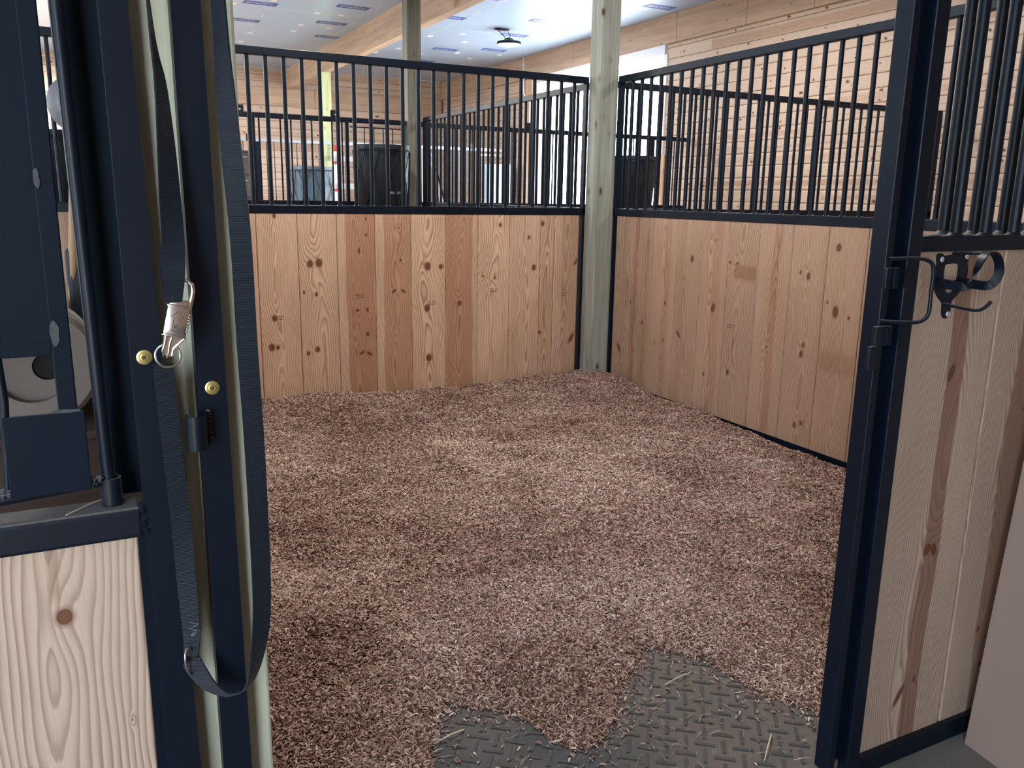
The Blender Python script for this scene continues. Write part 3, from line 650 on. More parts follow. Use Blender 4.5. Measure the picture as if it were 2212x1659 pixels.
def screw(name, label, x, y, z, r, mat, group, cat='screw'):
    m = MB(); m.lathe([(0, 0), (r, 0), (r, .0008), (r*.94, .0012), (r*.56, .0012), (r*.54, .0020), (r*.44, .0024), (r*.36, .0024), (r*.34, .0014), (0, .0014)], (x, y, z), 'y', 32)
    o = tag(m.build(name, mat, None, True), label, cat, group); m = MB()
    for a in range(3):
        c_, s_ = math.cos(a*R(60)), math.sin(a*R(60)); m.tube([(x-c_*r*.27, y-.0016, z-s_*r*.27), (x+c_*r*.27, y-.0016, z+s_*r*.27)], r*.085, 6)
    m.build('star_recess_shade', bpy.data.materials.get('screw_recess_shade') or plain('screw_recess_shade', (.06, .05, .03), .6), o); return o  # dark bars put the shade of the star recess into colour

# ================================================================== left front: panel of the neighbouring stall
eF = empty('stall_front', 'black steel stall front with low boards and swing feed gate beside the door post', 'stall front', 'stall fronts')
MB().prism([(-3.345, -.1), (-3.298, -.1), (-3.306, .43), (-3.325, 1.535), (-3.334, 2.15), (-3.366, 2.15), (-3.359, 1.532), (-3.352, .447)], 'y', -4.016, -3.985).build('side_post', BLACK, eF)
rl = MB().box((-4.6, -4.016, .823), (-3.357, -3.955, .868), .006).build('middle_rail', BLACKD, eF)
wl_ = MB()
for k in range(26):
    a = rng.random(3)
    wl_.lathe([(0, -.004), (.004+.003*a[0], -.002), (.005+.002*a[1], .001), (.003, .004), (0, .005)], (-3.358+.005*a[2], -4.014+.008*a[0], .83+.0016*k), 'z', 8)
wl_.build('weld_bead', BLACK, eF, True)
boards('board_panel', (0, -3.997, 0), (1, 0, 0), (0, 0, 1), (0, -1, 0), [
    dict(a0=-3.845, a1=-3.605, l0=-.04, l1=.826, seed=7001, knots=[(-3.7, .4, .015)], tone=0.0, val=1.04),
    dict(a0=-3.603, a1=-3.364, l0=-.04, l1=.826, seed=7006, knots=[(-3.468, .716, .0125, 1.15), (-3.395, .53, .002)], tone=(-3.488, -3.470, .55, .735), val=1.10, sp=.0125, c=-.02, h=.7)], P_NEAR, eF, .0022, .006, .03)
MB().box((-4.6, -4.016, -.10), (-3.357, -3.955, -.04), .004).build('bottom_rail', BLACK, eF)
MB().box((-3.404, -3.945, .868), (-3.352, -3.935, 2.15)).build('dark_gap_sheet', NAVY, eF)  # added dark sheet standing in for the dark gap beside the gate
# swing feed gate
g = eF
gate = MB().box((-3.449, -3.995, 1.0), (-3.426, -3.985, 2.15), .0015).box((-4.2, -3.993, 1.088), (-3.449, -3.987, 1.106), .001).build('feed_gate', NAVY, g)
MB().box((-4.2, -3.991, 1.106), (-3.449, -3.988, 2.15)).box((-3.515, -3.997, .898), (-3.418, -3.990, 1.010), .001).build('gate_plate', NAVY, gate)
MB().tube([(-3.394, -3.983, .872), (-3.3965, -3.985, .93), (-3.4045, -3.985, 1.53), (-3.412, -3.985, 2.15)], .0095, 14).build('hinge_rod', BLACK, gate, True)
MB().lathe([(.0098, 0), (.0138, 0), (.0138, .04), (.0105, .04), (.0098, .002)], (-3.394, -3.983, .868), 'z', 24).build('hinge_socket', BLACKD, gate, True)
bt = MB().tube([(-3.405, -3.984, .905), (-3.53, -3.988, .896), (-4.2, -3.99, .872)], .0085, 12)
for cx, cz, s_ in ((-3.516, .906, 1), (-3.412, .905, .8)):
    for k in range(9):
        a = rng.random(3)-.5; bt.lathe([(0, -.005*s_), (.006*s_, -.002), (.0055*s_, .002), (0, .005*s_)], (cx+a[0]*.014, -3.990+a[1]*.006, cz+a[2]*.010), 'z', 8)
bt.build('gate_tube', BLACKD, gate, True)
MB().tube([(-3.518, -3.990, .90), (-3.510, -3.99, 1.03), (-3.53, -3.99, 1.6)], .0055, 10).build('gate_rod', BLACK, gate, True)
DUSTW = plain('dried_mud_grey', (.065, .068, .075), .9, 0, .5, 260)
for cx, cz, sx_, sz_ in ((-3.444, 1.118, .006, .016), (-3.446, 1.317, .004, .014), (-3.517, 1.112, .008, .006), (-3.440, 1.012, .018, .003)):
    mb = MB(); c0 = 12
    ring_ = chaikin([(cx+sx_*(.7+.5*rng.random())*math.cos(2*math.pi*k/c0), cz+sz_*(.7+.5*rng.random())*math.sin(2*math.pi*k/c0)) for k in range(c0)], 2)
    mb.prism(ring_, 'y', -3.9966, -3.9945).build('mud_blob', DUSTW, gate)
tag(MB().tube([(-3.452, -4.008, .8698), (-3.418, -3.975, .8715), (-3.405, -3.962, .8705)], .0011, 6).build('straw_stem', STR, None, True), 'short bleached straw stem on the dusty black rail of the feed gate', 'straw', 'single straw stems on the mat')
MB().box((-3.366, -3.995, -.1), (-3.340, -3.985, .83)).build('dark_gap_strip', BLACK, eF)  # dark gap beside the boards put in as a black strip
# right channel on the door post
ch = empty('steel_channel', 'narrow black steel channel screwed to the front of the green-tinted door post', 'door frame', 'door frame pieces')
MB().prism([(-3.270, -.1), (-3.224, -.1), (-3.231, .41), (-3.238, 1.545), (-3.242, 2.15), (-3.279, 2.15), (-3.275, 1.541), (-3.273, .42)], 'y', -4.016, -3.985).build('channel_face', BLACK, ch)
# keeper bracket (open half tube)
kp = MB(); ks = []
for r_ in (.0135, .0112):
    ks.append([(-3.281+r_*math.cos(a), -4.040+r_*math.sin(a)*.9) for a in np.linspace(R(150), R(372), 16)])
outline = [(-3.262, -4.018)]+ks[0][::-1][:14]+[(-3.2935, -4.030)]+[(-3.291, -4.032)]+ks[1][2:]+[(-3.2645, -4.020)]
kp.prism(outline, 'z', .951, 1.0)
kp.build('latch_keeper', BLACK, ch, True)
wl_ = MB()
for k in range(12):
    a = rng.random(3); wl_.lathe([(0, -.004), (.003+.002*a[0], 0), (0, .004)], (-3.262+.003*a[1], -4.018-.002*a[2], .955+.004*k), 'z', 8)
wl_.build('weld_bead', BLACKD, ch, True)
screw('screw', 'yellow star-head screw in the black side post beside the metal snap', -3.339, -4.016, 1.082, .0102, BRASS, 'screws in the door frame')
screw('screw', 'yellow star-head screw in the channel above the latch keeper', -3.254, -4.016, 1.032, .0100, BRASS, 'screws in the door frame')
# ---- webbing strap with snap
WEB = NB('black_nylon_webbing'); _o = WEB.obj(); _s = WEB.n('ShaderNodeSeparateXYZ'); WEB.l(_o, _s.inputs[0])
_w = WEB.math('SINE', WEB.math('MULTIPLY', _s.outputs[2], 2900.0)); _w2 = WEB.noise(_o, 500, 2)
WEB.bump(WEB.math('ADD', WEB.math('MULTIPLY', _w, .6), _w2), .8, .0006)
WEB.b.inputs['Sheen Weight'].default_value = .06; WEB.b.inputs['Sheen Roughness'].default_value = .4
WEB = WEB.fin(WEB.mix(WEB.ss(_w, -.6, .8), (.004, .0075, .014), (.009, .015, .026)), .50, 0, .35)
st = empty('webbing_strap', 'black nylon webbing strap with silver snap hanging in a loop on the door post', 'strap')
X, Y_, Z_ = Vector((1, 0, 0)), Vector((0, -1, 0)), Vector((0, 0, 1))
a = MB()
ribbon(a, [(-3.3105, -4.040, 1.95), (-3.3035, -4.045, 1.538), (-3.2960, -4.048, 1.425), (-3.2950, -4.052, 1.287), (-3.2965, -4.062, 1.222), (-3.2990, -4.0745, 1.192), (-3.3005, -4.0755, 1.172), (-3.3010, -4.066, 1.161), (-3.3010, -4.055, 1.166), (-3.301, -4.046, 1.195), (-3.299, -4.043, 1.235)],
       [(-.25, 1, 0), (.19, 1, 0), (.60, .80, 0), (.95, .3, 0), (1, 0, -.05), (1, 0, 0), (1, 0, .0), (1, 0, 0), (1, 0, 0), (1, 0, 0), (1, 0, 0)],
       [.026, .026, .027, .028, .028, .025, .021, .019, .021, .026, .027], .0022)
a.build('upper_strand', WEB, st)
a = MB()
ribbon(a, [(-3.3175, -4.050, 1.076), (-3.3175, -4.043, 1.05), (-3.314, -4.034, .965), (-3.310, -4.028, .865), (-3.308, -4.028, .75), (-3.307, -4.034, .669), (-3.311, -4.040, .638)], [(1, 0, 0)]*4+[(.97, -.2, 0), (.9, -.3, .1), (.8, -.4, .2)], [.022, .025, .026, .026, .026, .024, .020], .0024)
ribbon(a, [(-3.3185, -4.0475, 1.076), (-3.3175, -4.038, 1.05), (-3.313, -4.030, .965), (-3.309, -4.024, .90)], [(1, 0, 0)]*4, .025, .002)
zz = MB(); zp = [(-3.3025+.006*(1 if k % 2 else -1), -4.0365, .690-.0052*k) for k in range(5)]; zz.tube(zp, .0005, 5); zz.tube([(p[0]+.002, p[1], p[2]-.012) for p in zp[:3]], .0005, 5)
ls_ = a.build('lower_strand', WEB, st); zz.build('stitching', plain('grey_thread', (.30, .33, .37), .7), ls_)
a = MB()
ribbon(a, [(-3.311, -4.043, .632), (-3.302, -4.047, .612), (-3.287, -4.052, .588), (-3.262, -4.058, .5715), (-3.236, -4.064, .583), (-3.2200, -4.066, .635), (-3.2110, -4.066, .70), (-3.2085, -4.065, .80), (-3.2085, -4.065, .95), (-3.2110, -4.065, 1.10), (-3.2122, -4.065, 1.25), (-3.2205, -4.065, 1.41), (-3.2230, -4.060, 1.54), (-3.226, -4.03, 1.95)],
       [(.6, -.2, .75), (.55, -.3, .75), (.3, -.55, .75), (0, -.8, .6), (-.4, -.8, .35), (-.85, -.5, .1), (-.95, -.25, 0), (-1, -.1, 0), (-1, 0, 0), (-1, .1, 0), (-1, .2, 0), (-.75, .6, 0), (-.45, .85, 0), (-.4, .9, 0)], .0275, .0026)
a.build('side_strand', WEB, st)
# oval end ring and round ring
r1 = MB(); torus(r1, (-3.3125, -4.045, .633), .0105, .0016, (.75, -.66, .1), 36, sq=1.0); r1.v = [(x, y, .633+(z-.633)*1.9+(x+3.3125)*-.6) for x, y, z in r1.v]
r1.build('end_ring', CHROME, st, True)
r2 = MB(); torus(r2, (-3.3125, -4.060, 1.0905), .0158, .00165, (.15, -1, .12), 44); r2.build('round_ring', CHROME, st, True)
# panic snap
T = Matrix.Translation((-3.2990, -4.066, 1.1370)) @ Matrix.Rotation(R(14), 4, 'Y') @ Matrix.Rotation(R(-4), 4, 'Z') @ Matrix.Diagonal((1.15, 1.1, 1.06, 1))
def tf(m): m.v = [tuple(T @ Vector(v)) for v in m.v]; return m
s = MB().box((-.0125, -.0045, -.019), (.0125, .0045, .019), .0028)
s.box((-.0133, -.0052, .0165), (.0133, .0052, .0195), .001).box((-.0133, -.0052, -.0205), (.0133, .0052, -.0180), .001)
for k in range(7): s.box((.0115, -.004, -.012+.0036*k), (.0138, .004, -.0103+.0036*k), .0004)
sn = tf(s).build('snap', CHROME, st, True)
s = MB().tube([(.0108, 0, .018), (.0112, 0, .034), (.0110, 0, .040), (.0085, 0, .0475), (.003, 0, .0515), (-.004, 0, .0505), (-.0095, 0, .045), (-.0115, 0, .036), (-.0112, 0, .018)], [.0027, .0026, .0026, .0025, .0024, .0023, .0022, .0021, .0022], 12)
s.box((-.011, -.0028, .018), (.011, .0028, .0265), .001)
tf(s).build('snap_hook', CHROME, sn, True)
s = MB().prism(chaikin([(-.0115, -.019), (.0125, -.019), (.0100, -.0265), (.0048, -.034), (.0035, -.045), (-.0055, -.046), (-.0105, -.040), (-.0098, -.028)], 2), 'y', -.0025, .003)
for pts in ([(-.0085, -.0045, -.020), (-.0080, -.005, -.030), (-.0088, -.0045, -.040), (-.0065, -.001, -.047)], [(-.0020, -.0048, -.0205), (-.0028, -.005, -.031), (-.0020, -.0045, -.041), (-.0030, -.001, -.048)], [(.0118, -.004, -.0195), (.0065, -.0045, -.0275), (.0018, -.0045, -.035), (.0020, -.003, -.044)], [(-.0085, -.0045, -.0205), (-.002, -.0048, -.0205)]):
    s.tube(pts, .0011, 8)
tf(s).build('snap_fork', CHROME, sn, True)
INK = plain('engraved_line', (.05, .045, .045), .5)
s = MB(); ar = [(-.0035, -.0125), (.0035, -.0125), (.0035, .004), (.0066, .004), (0, .0128), (-.0066, .004), (-.0035, .004), (-.0035, -.0125)]
s.tube([(x, -.0046, z) for x, z in ar], .0004, 5)
torus(s, (0, -.0046, -.0068), .0019, .0004, (0, 1, 0), 16); s.tube([(-.0008, -.0046, -.0075), (.0010, -.0046, -.0060)], .0004, 5)
tf(s).build('arrow_mark', INK, sn)

# ================================================================== right door jamb
j = empty('door_jamb', 'black steel door jamb with hinge plates where the bedding meets the doorway edge', 'door frame', 'door frame pieces')
MB().box((-1.913, -4.030, -.04), (-1.893, -3.986, 2.15), .0025).build('jamb_bar', BLACK, j)
MB().box((-1.893, -3.994, -.04), (-1.846, -3.986, 2.15)).build('jamb_web', NAVY, j)
MB().box((-1.846, -4.030, -.10), (-1.806, -3.986, 2.15), .003).build('jamb_post', BLACK, j)
MB().box((-1.918, -4.040, 1.128), (-1.880, -4.030, 1.172), .002).box((-1.932, -4.042, 1.008), (-1.884, -4.030, 1.05), .002).box((-1.938, -4.036, .955), (-1.912, -4.026, 1.006), .002).build('hinge_plate', BLACKD, j)
MB().box((-1.900, -4.046, 1.130), (-1.890, -4.040, 1.168), .001).box((-1.905, -4.046, 1.015), (-1.893, -4.041, 1.045), .001).build('hinge_pin', NAVY, j)
MB().tube(catmull([(-1.910, -4.034, 1.190), (-1.860, -4.060, 1.192), (-1.838, -4.072, 1.188), (-1.826, -4.078, 1.172), (-1.824, -4.078, 1.12), (-1.824, -4.078, 1.078), (-1.834, -4.072, 1.062), (-1.860, -4.062, 1.058), (-1.917, -4.034, 1.060)], 5), .0042, 10).build('latch_handle', BLACKD, j, True)
tag(MB().box((-1.802, -4.001, -.06), (-1.779, -3.965, 2.3), .002).build('timber_strip', TREAT), 'thin olive timber strip between the black jamb and the boards', 'timber strip')
# ================================================================== right front panel
p0 = (-1.80, -3.9935)
eP, aP = grille('black steel stall front with bridle bracket on its boards below the rail', p0, (-.04, -3.9935), [.147+.105*i for i in range(15)], group='stall fronts', posts=(0, 1), bottom=False, name='stall_front', mrt=.034)
MB().box((0, .0225, 1.195), (1.76, .085, 1.235), .004).build('ledge', BLACKD, eP)
b0 = MB().tube([(0, 0, 1.235), (0, 0, 2.12)], .0127, 10); b0.tube([(0, 0, 1.235), (0, 0, 1.243)], [.019, .0127], 10); b0 = b0.build('rear_bar', BLACKD, eP, smooth=True); b0.location = (.083, .062, 0)
for i in range(1, 15): copy_part(b0, eP, (.108*i, 0, 0))
MB().box((0, -.0225, -.10), (1.76, .04, -.045), .004).build('bottom_rail', BLACK, eP)
ox = 1.80
boards('board_panel', (0, -.008, 0), (1, 0, 0), (0, 0, 1), (0, -1, 0), [
    dict(a0=ox-1.775, a1=ox-1.474, l0=-.05, l1=1.203, seed=8001, knots=[(ox-1.612, .918, .012, 2.0, .25), (ox-1.615, .474, .014, 1.3, .3), (ox-1.590, .470, .012, 1.6, -.2), (ox-1.650, .083, .010, 3.2, .55), (ox-1.598, .115, .007, 1.5)], tone=(ox-1.632, ox-1.573, 1.25), val=1.0, sp=.0062, h=2.2, c=.02),
    dict(a0=ox-1.472, a1=ox-1.228, l0=-.05, l1=1.203, seed=8002, knots=[(ox-1.31, .80, .005), (ox-1.36, .20, .007), (ox-1.33, .09, .007)], tone=(ox-1.37, ox-1.22, .9), val=.93, sp=.006),
    dict(a0=ox-1.226, a1=ox-.982, l0=-.05, l1=1.203, seed=8003, knots=[], tone=0.0), dict(a0=ox-.980, a1=ox-.736, l0=-.05, l1=1.203, seed=8004, knots=[], tone=0.0),
    dict(a0=ox-.734, a1=ox-.490, l0=-.05, l1=1.203, seed=8005, knots=[], tone=0.0), dict(a0=ox-.488, a1=ox-.1, l0=-.05, l1=1.203, seed=8006, knots=[], tone=0.0)], P_NEAR, eP, .0028, .008, .03)
# bridle bracket
def hx(u, v): return (-1.70+(1900+u/6.38-2032)*.00159+(520+v/6.38-560)*.000205, 1.183-(520+v/6.38-560)*.00103)
outer = chaikin([hx(*p) for p in [(780, 175), (845, 165), (880, 215), (960, 190), (1060, 190), (1130, 205), (1150, 175), (1210, 180), (1215, 260), (1185, 300), (1200, 380), (1195, 480), (1170, 570), (1090, 720), (1010, 800), (965, 860), (960, 960), (940, 1060), (880, 1095), (835, 1060), (835, 900), (850, 870), (760, 750), (725, 600), (730, 450), (780, 330), (770, 240)]], 2)
hole = chaikin([hx(*p) for p in [(890, 320), (1065, 315), (1072, 370), (1050, 520), (1040, 560), (860, 560), (865, 470), (878, 370)]], 1)
hole2 = chaikin([hx(*p) for p in [(860, 670), (1020, 680), (930, 740)]], 1)
br = empty('bridle_bracket', 'black metal bridle bracket screwed to the boards beside the door jamb', 'bracket')
plate2d('back_plate', outer, [hole[::-1], hole2[::-1]], -4.004, -4.0005, BLACK, br)
m = MB(); d = .082; cx = -1.664
ribbon(m, [(-1.706, -4.004, 1.133), (-1.706, -4.055, 1.128), (-1.703, -4.072, 1.131), (-1.700, -4.080, 1.145), (-1.694, -4.085, 1.170), (-1.680, -4.086, 1.196), (-1.662, -4.086, 1.204), (-1.640, -4.086, 1.198), (-1.622, -4.086, 1.176), (-1.618, -4.084, 1.152), (-1.622, -4.076, 1.134), (-1.626, -4.06, 1.128), (-1.630, -4.004, 1.131)],
       [(0, 0, 1), (0, .1, 1), (-.3, -.2, 1), (-.8, -.5, .3), (-.4, -.9, 0), (-.1, -1, .1), (0, -1, 0), (.1, -1, .1), (.2, -1, 0), (.4, -.8, -.3), (.3, -.3, -1), (0, 0, -1), (0, 0, -1)], .020, .003)
m.build('curved_band', BLACK, br)
MB().tube([(-1.664, -4.003, 1.196), (-1.663, -4.085, 1.201)], .0032, 8).build('top_strut', BLACKD, br, True)
MB().tube(catmull([(-1.676, -4.003, 1.083), (-1.674, -4.06, 1.078), (-1.672, -4.084, 1.078), (-1.669, -4.098, 1.086), (-1.666, -4.108, 1.100)], 4), .0038, 10).build('hook', BLACKD, br, True)
for (u, v), lb in (((840, 255), 'silver screw at the top of the bridle bracket, next to the jamb'), ((1185, 222), 'silver screw at the top of the bridle bracket, away from the jamb'), ((915, 1025), 'silver screw in the lower tab of the bridle bracket')):
    x, z = hx(u, v); screw('screw', lb, x, -4.004, z, .0062, ZINC, 'screws of the bridle bracket')
# beige sheet leaning on the stall front, block beside it
SHT = plain('beige_sheet', (.29, .205, .165), .62, 0, .04, 3)
bd = MB().box((0, -.75, 0), (.018, 0, 1.35), .002).build('beige_board', SHT); bd.location = (-1.4175, -4.045, -.10); bd.rotation_euler = (0, R(3.9), R(-8))
tag(bd, 'plain beige sheet panel standing on edge against the stall front', 'panel')
tag(MB().box((-1.36, -4.30, -.10), (-1.02, -4.08, .02), .004).build('timber_block', LVLX), 'brown timber offcut on the aisle floor behind the beige sheet', 'timber')

# ================================================================== neighbouring stall contents
p0 = (-6.9, .0225)
eN, aN = grille('black barred partition at the back of the neighbouring stall', p0, (-3.21, .0225), [.06+.105*i for i in range(34)], group='stall partitions', r=.0115)
boards('board_panel', (0, -.018, 0), (1, 0, 0), (0, 0, 1), (0, -1, 0), plank_row([.05+.245*i for i in range(16)], 0, 1.188, (), 71), P_SHADED, eN, .03, .15, .036)
CRT = lumber('dark_crate_wood', (.075, .045, .032), (.05, .03, .022), 0, .3)
cr = empty('wooden_cabinet', 'dark brown wooden cabinet inside the neighbouring stall behind the swing gate', 'cabinet')
MB().box((-4.0, -3.35, -.1), (-3.27, -2.75, .80), .006).build('body', CRT, cr)
MB().box((-4.02, -3.37, .80), (-3.255, -2.73, .8185), .004).build('top', CRT, cr)
BGE = plain('cream_plastic', (.21, .175, .15), .5, 0, .05)
tb = empty('plastic_tub', 'cream plastic tub lying on its side with a dark opening, on the brown cabinet', 'tub')
Rm = Matrix.Rotation(R(8), 3, 'Z')
MB().lathe([(.075, .0), (.118, .0), (.128, .012), (.122, .02), (.120, .20), (.112, .27), (0, .27)], (-3.515, -3.30, .947), 'y', 40, rot=Matrix.Rotation(R(180), 3, 'Z')).build('shell', BGE, tb, True)
MB().lathe([(0, .02), (.074, .02), (.078, 0)], (-3.515, -3.30, .947), 'y', 32, rot=Matrix.Rotation(R(180), 3, 'Z')).build('face', BGE, tb, True)
MB().lathe([(0, .0), (.026, .0), (.028, -.006)], (-3.487, -3.292, .946), 'y', 28, rot=Matrix.Rotation(R(180), 3, 'Z')).build('opening', plain('dark_opening', (.006, .006, .007), .8), tb)
PAL = plain('pale_grey_plastic', (.34, .335, .35), .45, 0, .05)
hl = MB().lathe([(0, .055), (.03, .052), (.055, .035), (.068, .0), (.064, -.002), (0, .0)], (-3.380, -2.93, 1.50), 'y', 32).build('round_scoop', PAL, None, True)
tag(hl, 'pale grey rounded scoop hung up in the neighbouring stall', 'scoop')
brm = empty('broom', 'wooden-handled broom leaning in the neighbouring stall behind the hinge rod', 'broom')
MB().tube([(-3.455, -2.99, .82), (-3.398, -3.03, 1.40)], .011, 12).build('handle', LVLZ, brm, True)
MB().box((-3.44, -3.02, .826), (-3.385, -2.96, 1.17), .01).build('bristles', plain('blue_grey_bristle', (.07, .085, .10), .8, 0, .4, 200), brm)
rd = MB().prism(chaikin([(-3.42, .827), (-3.36, .827), (-3.352, 1.10), (-3.375, 1.28), (-3.405, 1.22), (-3.425, 1.05)], 2), 'y', -2.84, -2.80).build('rust_red_cloth', plain('rust_red_cloth', (.10, .022, .012), .85, 0, .3, 30))
tag(rd, 'rust-red folded cloth standing on the brown cabinet in the neighbouring stall', 'cloth')

# ================================================================== feeder tubs
BPL = plain('black_plastic', (.009, .013, .018), .42, 0, .12, 5)
GPL = plain('blue_grey_plastic', (.05, .08, .11), .35, 0, .12, 5)
WPL = plain('pale_blue_plastic', (.52, .68, .86), .5, 0, .05, 5)
def tub(label, cx, cy, z0, z1, r0, r1, mat, ribs=0, cage=True, cagemat=None, lidw=None, group='hanging feed tubs', text=False):
    e = empty('feed_tub', label, 'feed tub', group, (cx, cy, z0)); h = z1-z0; m = MB(); n = 64
    prof = [(r0*.97, 0), (r0, .01), (r1*.97, h-.05), (r1, h-.045), (r1, h), (r1-.012, h), (r1-.02, h-.05), (r0-.012, .015), (0, .012)]
    k = len(m.v)
    for i, (r, z) in enumerate(prof):
        for jx in range(n):
            a = 2*math.pi*jx/n; rr = r*(1+(.018 if ribs and i in (1, 2) and (jx//2) % 2 else 0)); m.v.append((rr*math.cos(a), rr*math.sin(a), z))
    for i in range(len(prof)-1):
        for jx in range(n): m.f.append((k+i*n+jx, k+i*n+(jx+1) % n, k+(i+1)*n+(jx+1) % n, k+(i+1)*n+jx)); m.mi.append(0)
    m.build('tub_body', mat, e, not ribs)
    if cage:
        c = MB(); R1, R0 = r1+.012, r0+.02; nn = 10
        for rr, z in ((R0, .03), (R1, h-.06)): torus(c, (0, 0, z), rr, .006, (0, 0, 1), 40)
        for i in range(nn):
            a = 2*math.pi*i/nn; b = a+2*math.pi/nn*.9; b2 = a-2*math.pi/nn*.9
            for bb in (b, b2): c.tube([(R0*math.cos(a), R0*math.sin(a), .03), ((R0+R1)/2*math.cos((a+bb)/2), (R0+R1)/2*math.sin((a+bb)/2), h/2), (R1*math.cos(bb), R1*math.sin(bb), h-.06)], .0045, 6)
        c.build('wire_cage', cagemat or BLACK, e, True)
    if text:
        t = MB()
        for k_, (a0, a1) in enumerate(((-1.62, -1.52), (-1.50, -1.42), (-1.39, -1.36), (-1.30, -1.22), (-1.20, -1.13))):
            r = r0+(r1-r0)*.28+.003
            for zz in (0, ): t.v += [(r*math.cos(a0), r*math.sin(a0), .155), (r*math.cos(a1), r*math.sin(a1), .155), (r*math.cos(a1), r*math.sin(a1), .18), (r*math.cos(a0), r*math.sin(a0), .18)]; t.f.append((4*k_, 4*k_+1, 4*k_+2, 4*k_+3)); t.mi.append(0)
        t.build('printed_mark', plain('faded_print', (.16, .19, .22), .5), e)
    MB().box((-.02, r1*.9, h*.55), (.02, 3.68-cy if cy < 4 else 8.78-cy, h*.62)).build('hanging_hook', BLACK, e)
    return e
tub('large black feed tub in a wire cage beside the weathered timber post', -.575, 3.30, 1.16, 1.80, .255, .285, BPL, text=True)
tub('black feed tub in a wire cage in front of the bright barn door opening', 2.56, 3.30, 1.20, 1.80, .24, .29, BPL)
tub('black feed tub seen beyond the hinge rod of the swing gate', -3.58, 3.30, 1.16, 1.80, .255, .285, BPL)
tub('blue-grey ribbed feed tub hanging in the far stall row by the pale post', -.03, 8.38, 1.0, 1.72, .31, .37, GPL, ribs=1)
tub('pale blue ribbed feed tub in the far stall row next to the barn door', 3.30, 8.45, 1.0, 1.86, .26, .30, WPL, ribs=1, cage=False)
# ================================================================== stall fronts along the far aisle
def front(label, x0, x1, y, zr, stiles, barsx, hangers, z0=1.235, mat=BLACK, r=.009, rowmat=None, extra=None, group='stall fronts'):
    e = empty('stall_front', label, 'stall front', group, (x0, y, 0)); W_ = x1-x0; rm = rowmat or mat
    MB().box((0, -.02, zr-.05), (W_, .02, zr), .003).build('track_rail', rm, e)
    MB().box((0, -.02, z0-.05), (W_, .02, z0), .003).build('middle_rail', rm, e)
    bx_ = MB()
    for i in range(int(W_/.245)): bx_.box((i*.245+.002, -.016, -.06), (i*.245+.243, .016, z0-.05))
    bx_.build('board_panel', LVLZ, e)
    for s_ in stiles: MB().box((s_[0]-x0-s_[1]/2, -.028, -.08), (s_[0]-x0+s_[1]/2, .02, zr-.05)).build('stile', mat, e)
    b = None
    for x in barsx:
        if b is None: b = MB().tube([(0, 0, z0), (0, 0, zr-.05)], r, 8, False).build('bar', mat, e, True); b.location = (x-x0, 0, 0); xs = x
        else: copy_part(b, e, (x-xs, 0, 0))
    for hx_ in hangers:
        hb_ = MB().box((hx_-x0-.042, -.035, zr-.05), (hx_-x0+.042, -.018, zr+.065), .004).build('track_hanger', BLACKD, e)
        MB().lathe([(0, 0), (.009, 0), (.007, .006), (0, .007)], (hx_-x0+.005, -.035, zr+.02), 'y', 12).build('bolt', ZINC, hb_, True)
    return e
ef = front('black barred sliding stall front facing the far aisle, with two track hangers', -3.12, -.165, 3.70, 2.09, [(-1.80, .07), (-.825, .035), (-.19, .03)], [-3.0+.105*i for i in range(11)]+[-1.72+.106*i for i in range(9)], [-1.909, -.955])
ex = -3.12
MB().tube([(-.79-ex, 0, 2.0), (-.21-ex, 0, 2.0)], .007, 8).build('feed_gate', BLACK, ef, True)
tb_ = MB()
for x in (-.63, -.525, -.42, -.315): tb_.tube([(x-ex, 0, 1.235), (x-ex, 0, 2.0)], .006, 8)
tb_.build('gate_rod', BLACK, ef, True)
MB().box((-.19-ex, -.03, 1.77), (-.168-ex, -.02, 1.82)).build('latch_plate', ZINC, ef)
front('black barred stall front past the weathered post, its door before the bright opening', .01, 3.64, 3.70, 2.085, [(1.15, .05), (3.10, .05)], [.10+.105*i for i in range(33)], [1.345])
front('black barred stall front of the neighbouring rear stall, seen past the swing gate', -6.9, -3.2, 3.70, 2.09, [(-5.0, .06)], [-6.8+.13*i for i in range(27)], [])
ff = front('far row stall front with pale grey metal track rail and thin bars', -4.0, .36, 8.80, 2.15, [(-.80, .06), (-3.2, .05)], [-3.9+.12*i for i in range(35)], [-.93], 1.14, BLACK, .007, GALV)  # rails in a paler grey metal than the nearer fronts
fg = front('far row stall front with pale grey metal rails next to the barn door', .55, 3.66, 8.80, 2.15, [(3.06, .04)], [.65+.12*i for i in range(25)], [], 1.14, GALV, .008, GALV)
MB().box((2.50, -.03, 2.02), (3.06, -.01, 2.05)).build('door_rail', GALV, fg)
MB().lathe([(0, 0), (.05, 0), (.05, .04), (0, .04)], (2.35, -.03, 2.18), 'y', 20).build('track_roller', PAL, fg, True)
# ================================================================== small things in and beyond the aisle
ld = empty('step_ladder', 'aluminium step ladder with red fittings beside the pale yellow-green post', 'ladder', loc=(.16, 7.85, -.1))
for x in (.0, .52): MB().box((x, -.02, 0), (x+.055, .03, 2.12), .004).build('side_rail', plain('ladder_side', (.60, .58, .55), .5) if x == 0 else GALV, ld)
RED = plain('red_plastic', (.42, .03, .02), .5)
st0 = None
for z in (.30, .71, 1.12, 1.53, 1.94):
    if st0 is None: st0 = MB().box((.05, -.05, -.04), (.52, .05, .04), .004).build('step', GALV, ld); st0.location = (0, 0, z)
    else: copy_part(st0, ld, (0, 0, z-.30))
MB().box((-.005, -.03, 2.05), (.065, .04, 2.13), .005).box((-.003, -.026, 1.86), (.06, .0, 1.90)).box((-.003, -.026, 1.45), (.06, 0, 1.49)).build('red_fitting', RED, ld)
pl = empty('hand_fork', 'white-handled stable tool leaning beside the weathered timber post', 'stable tool')
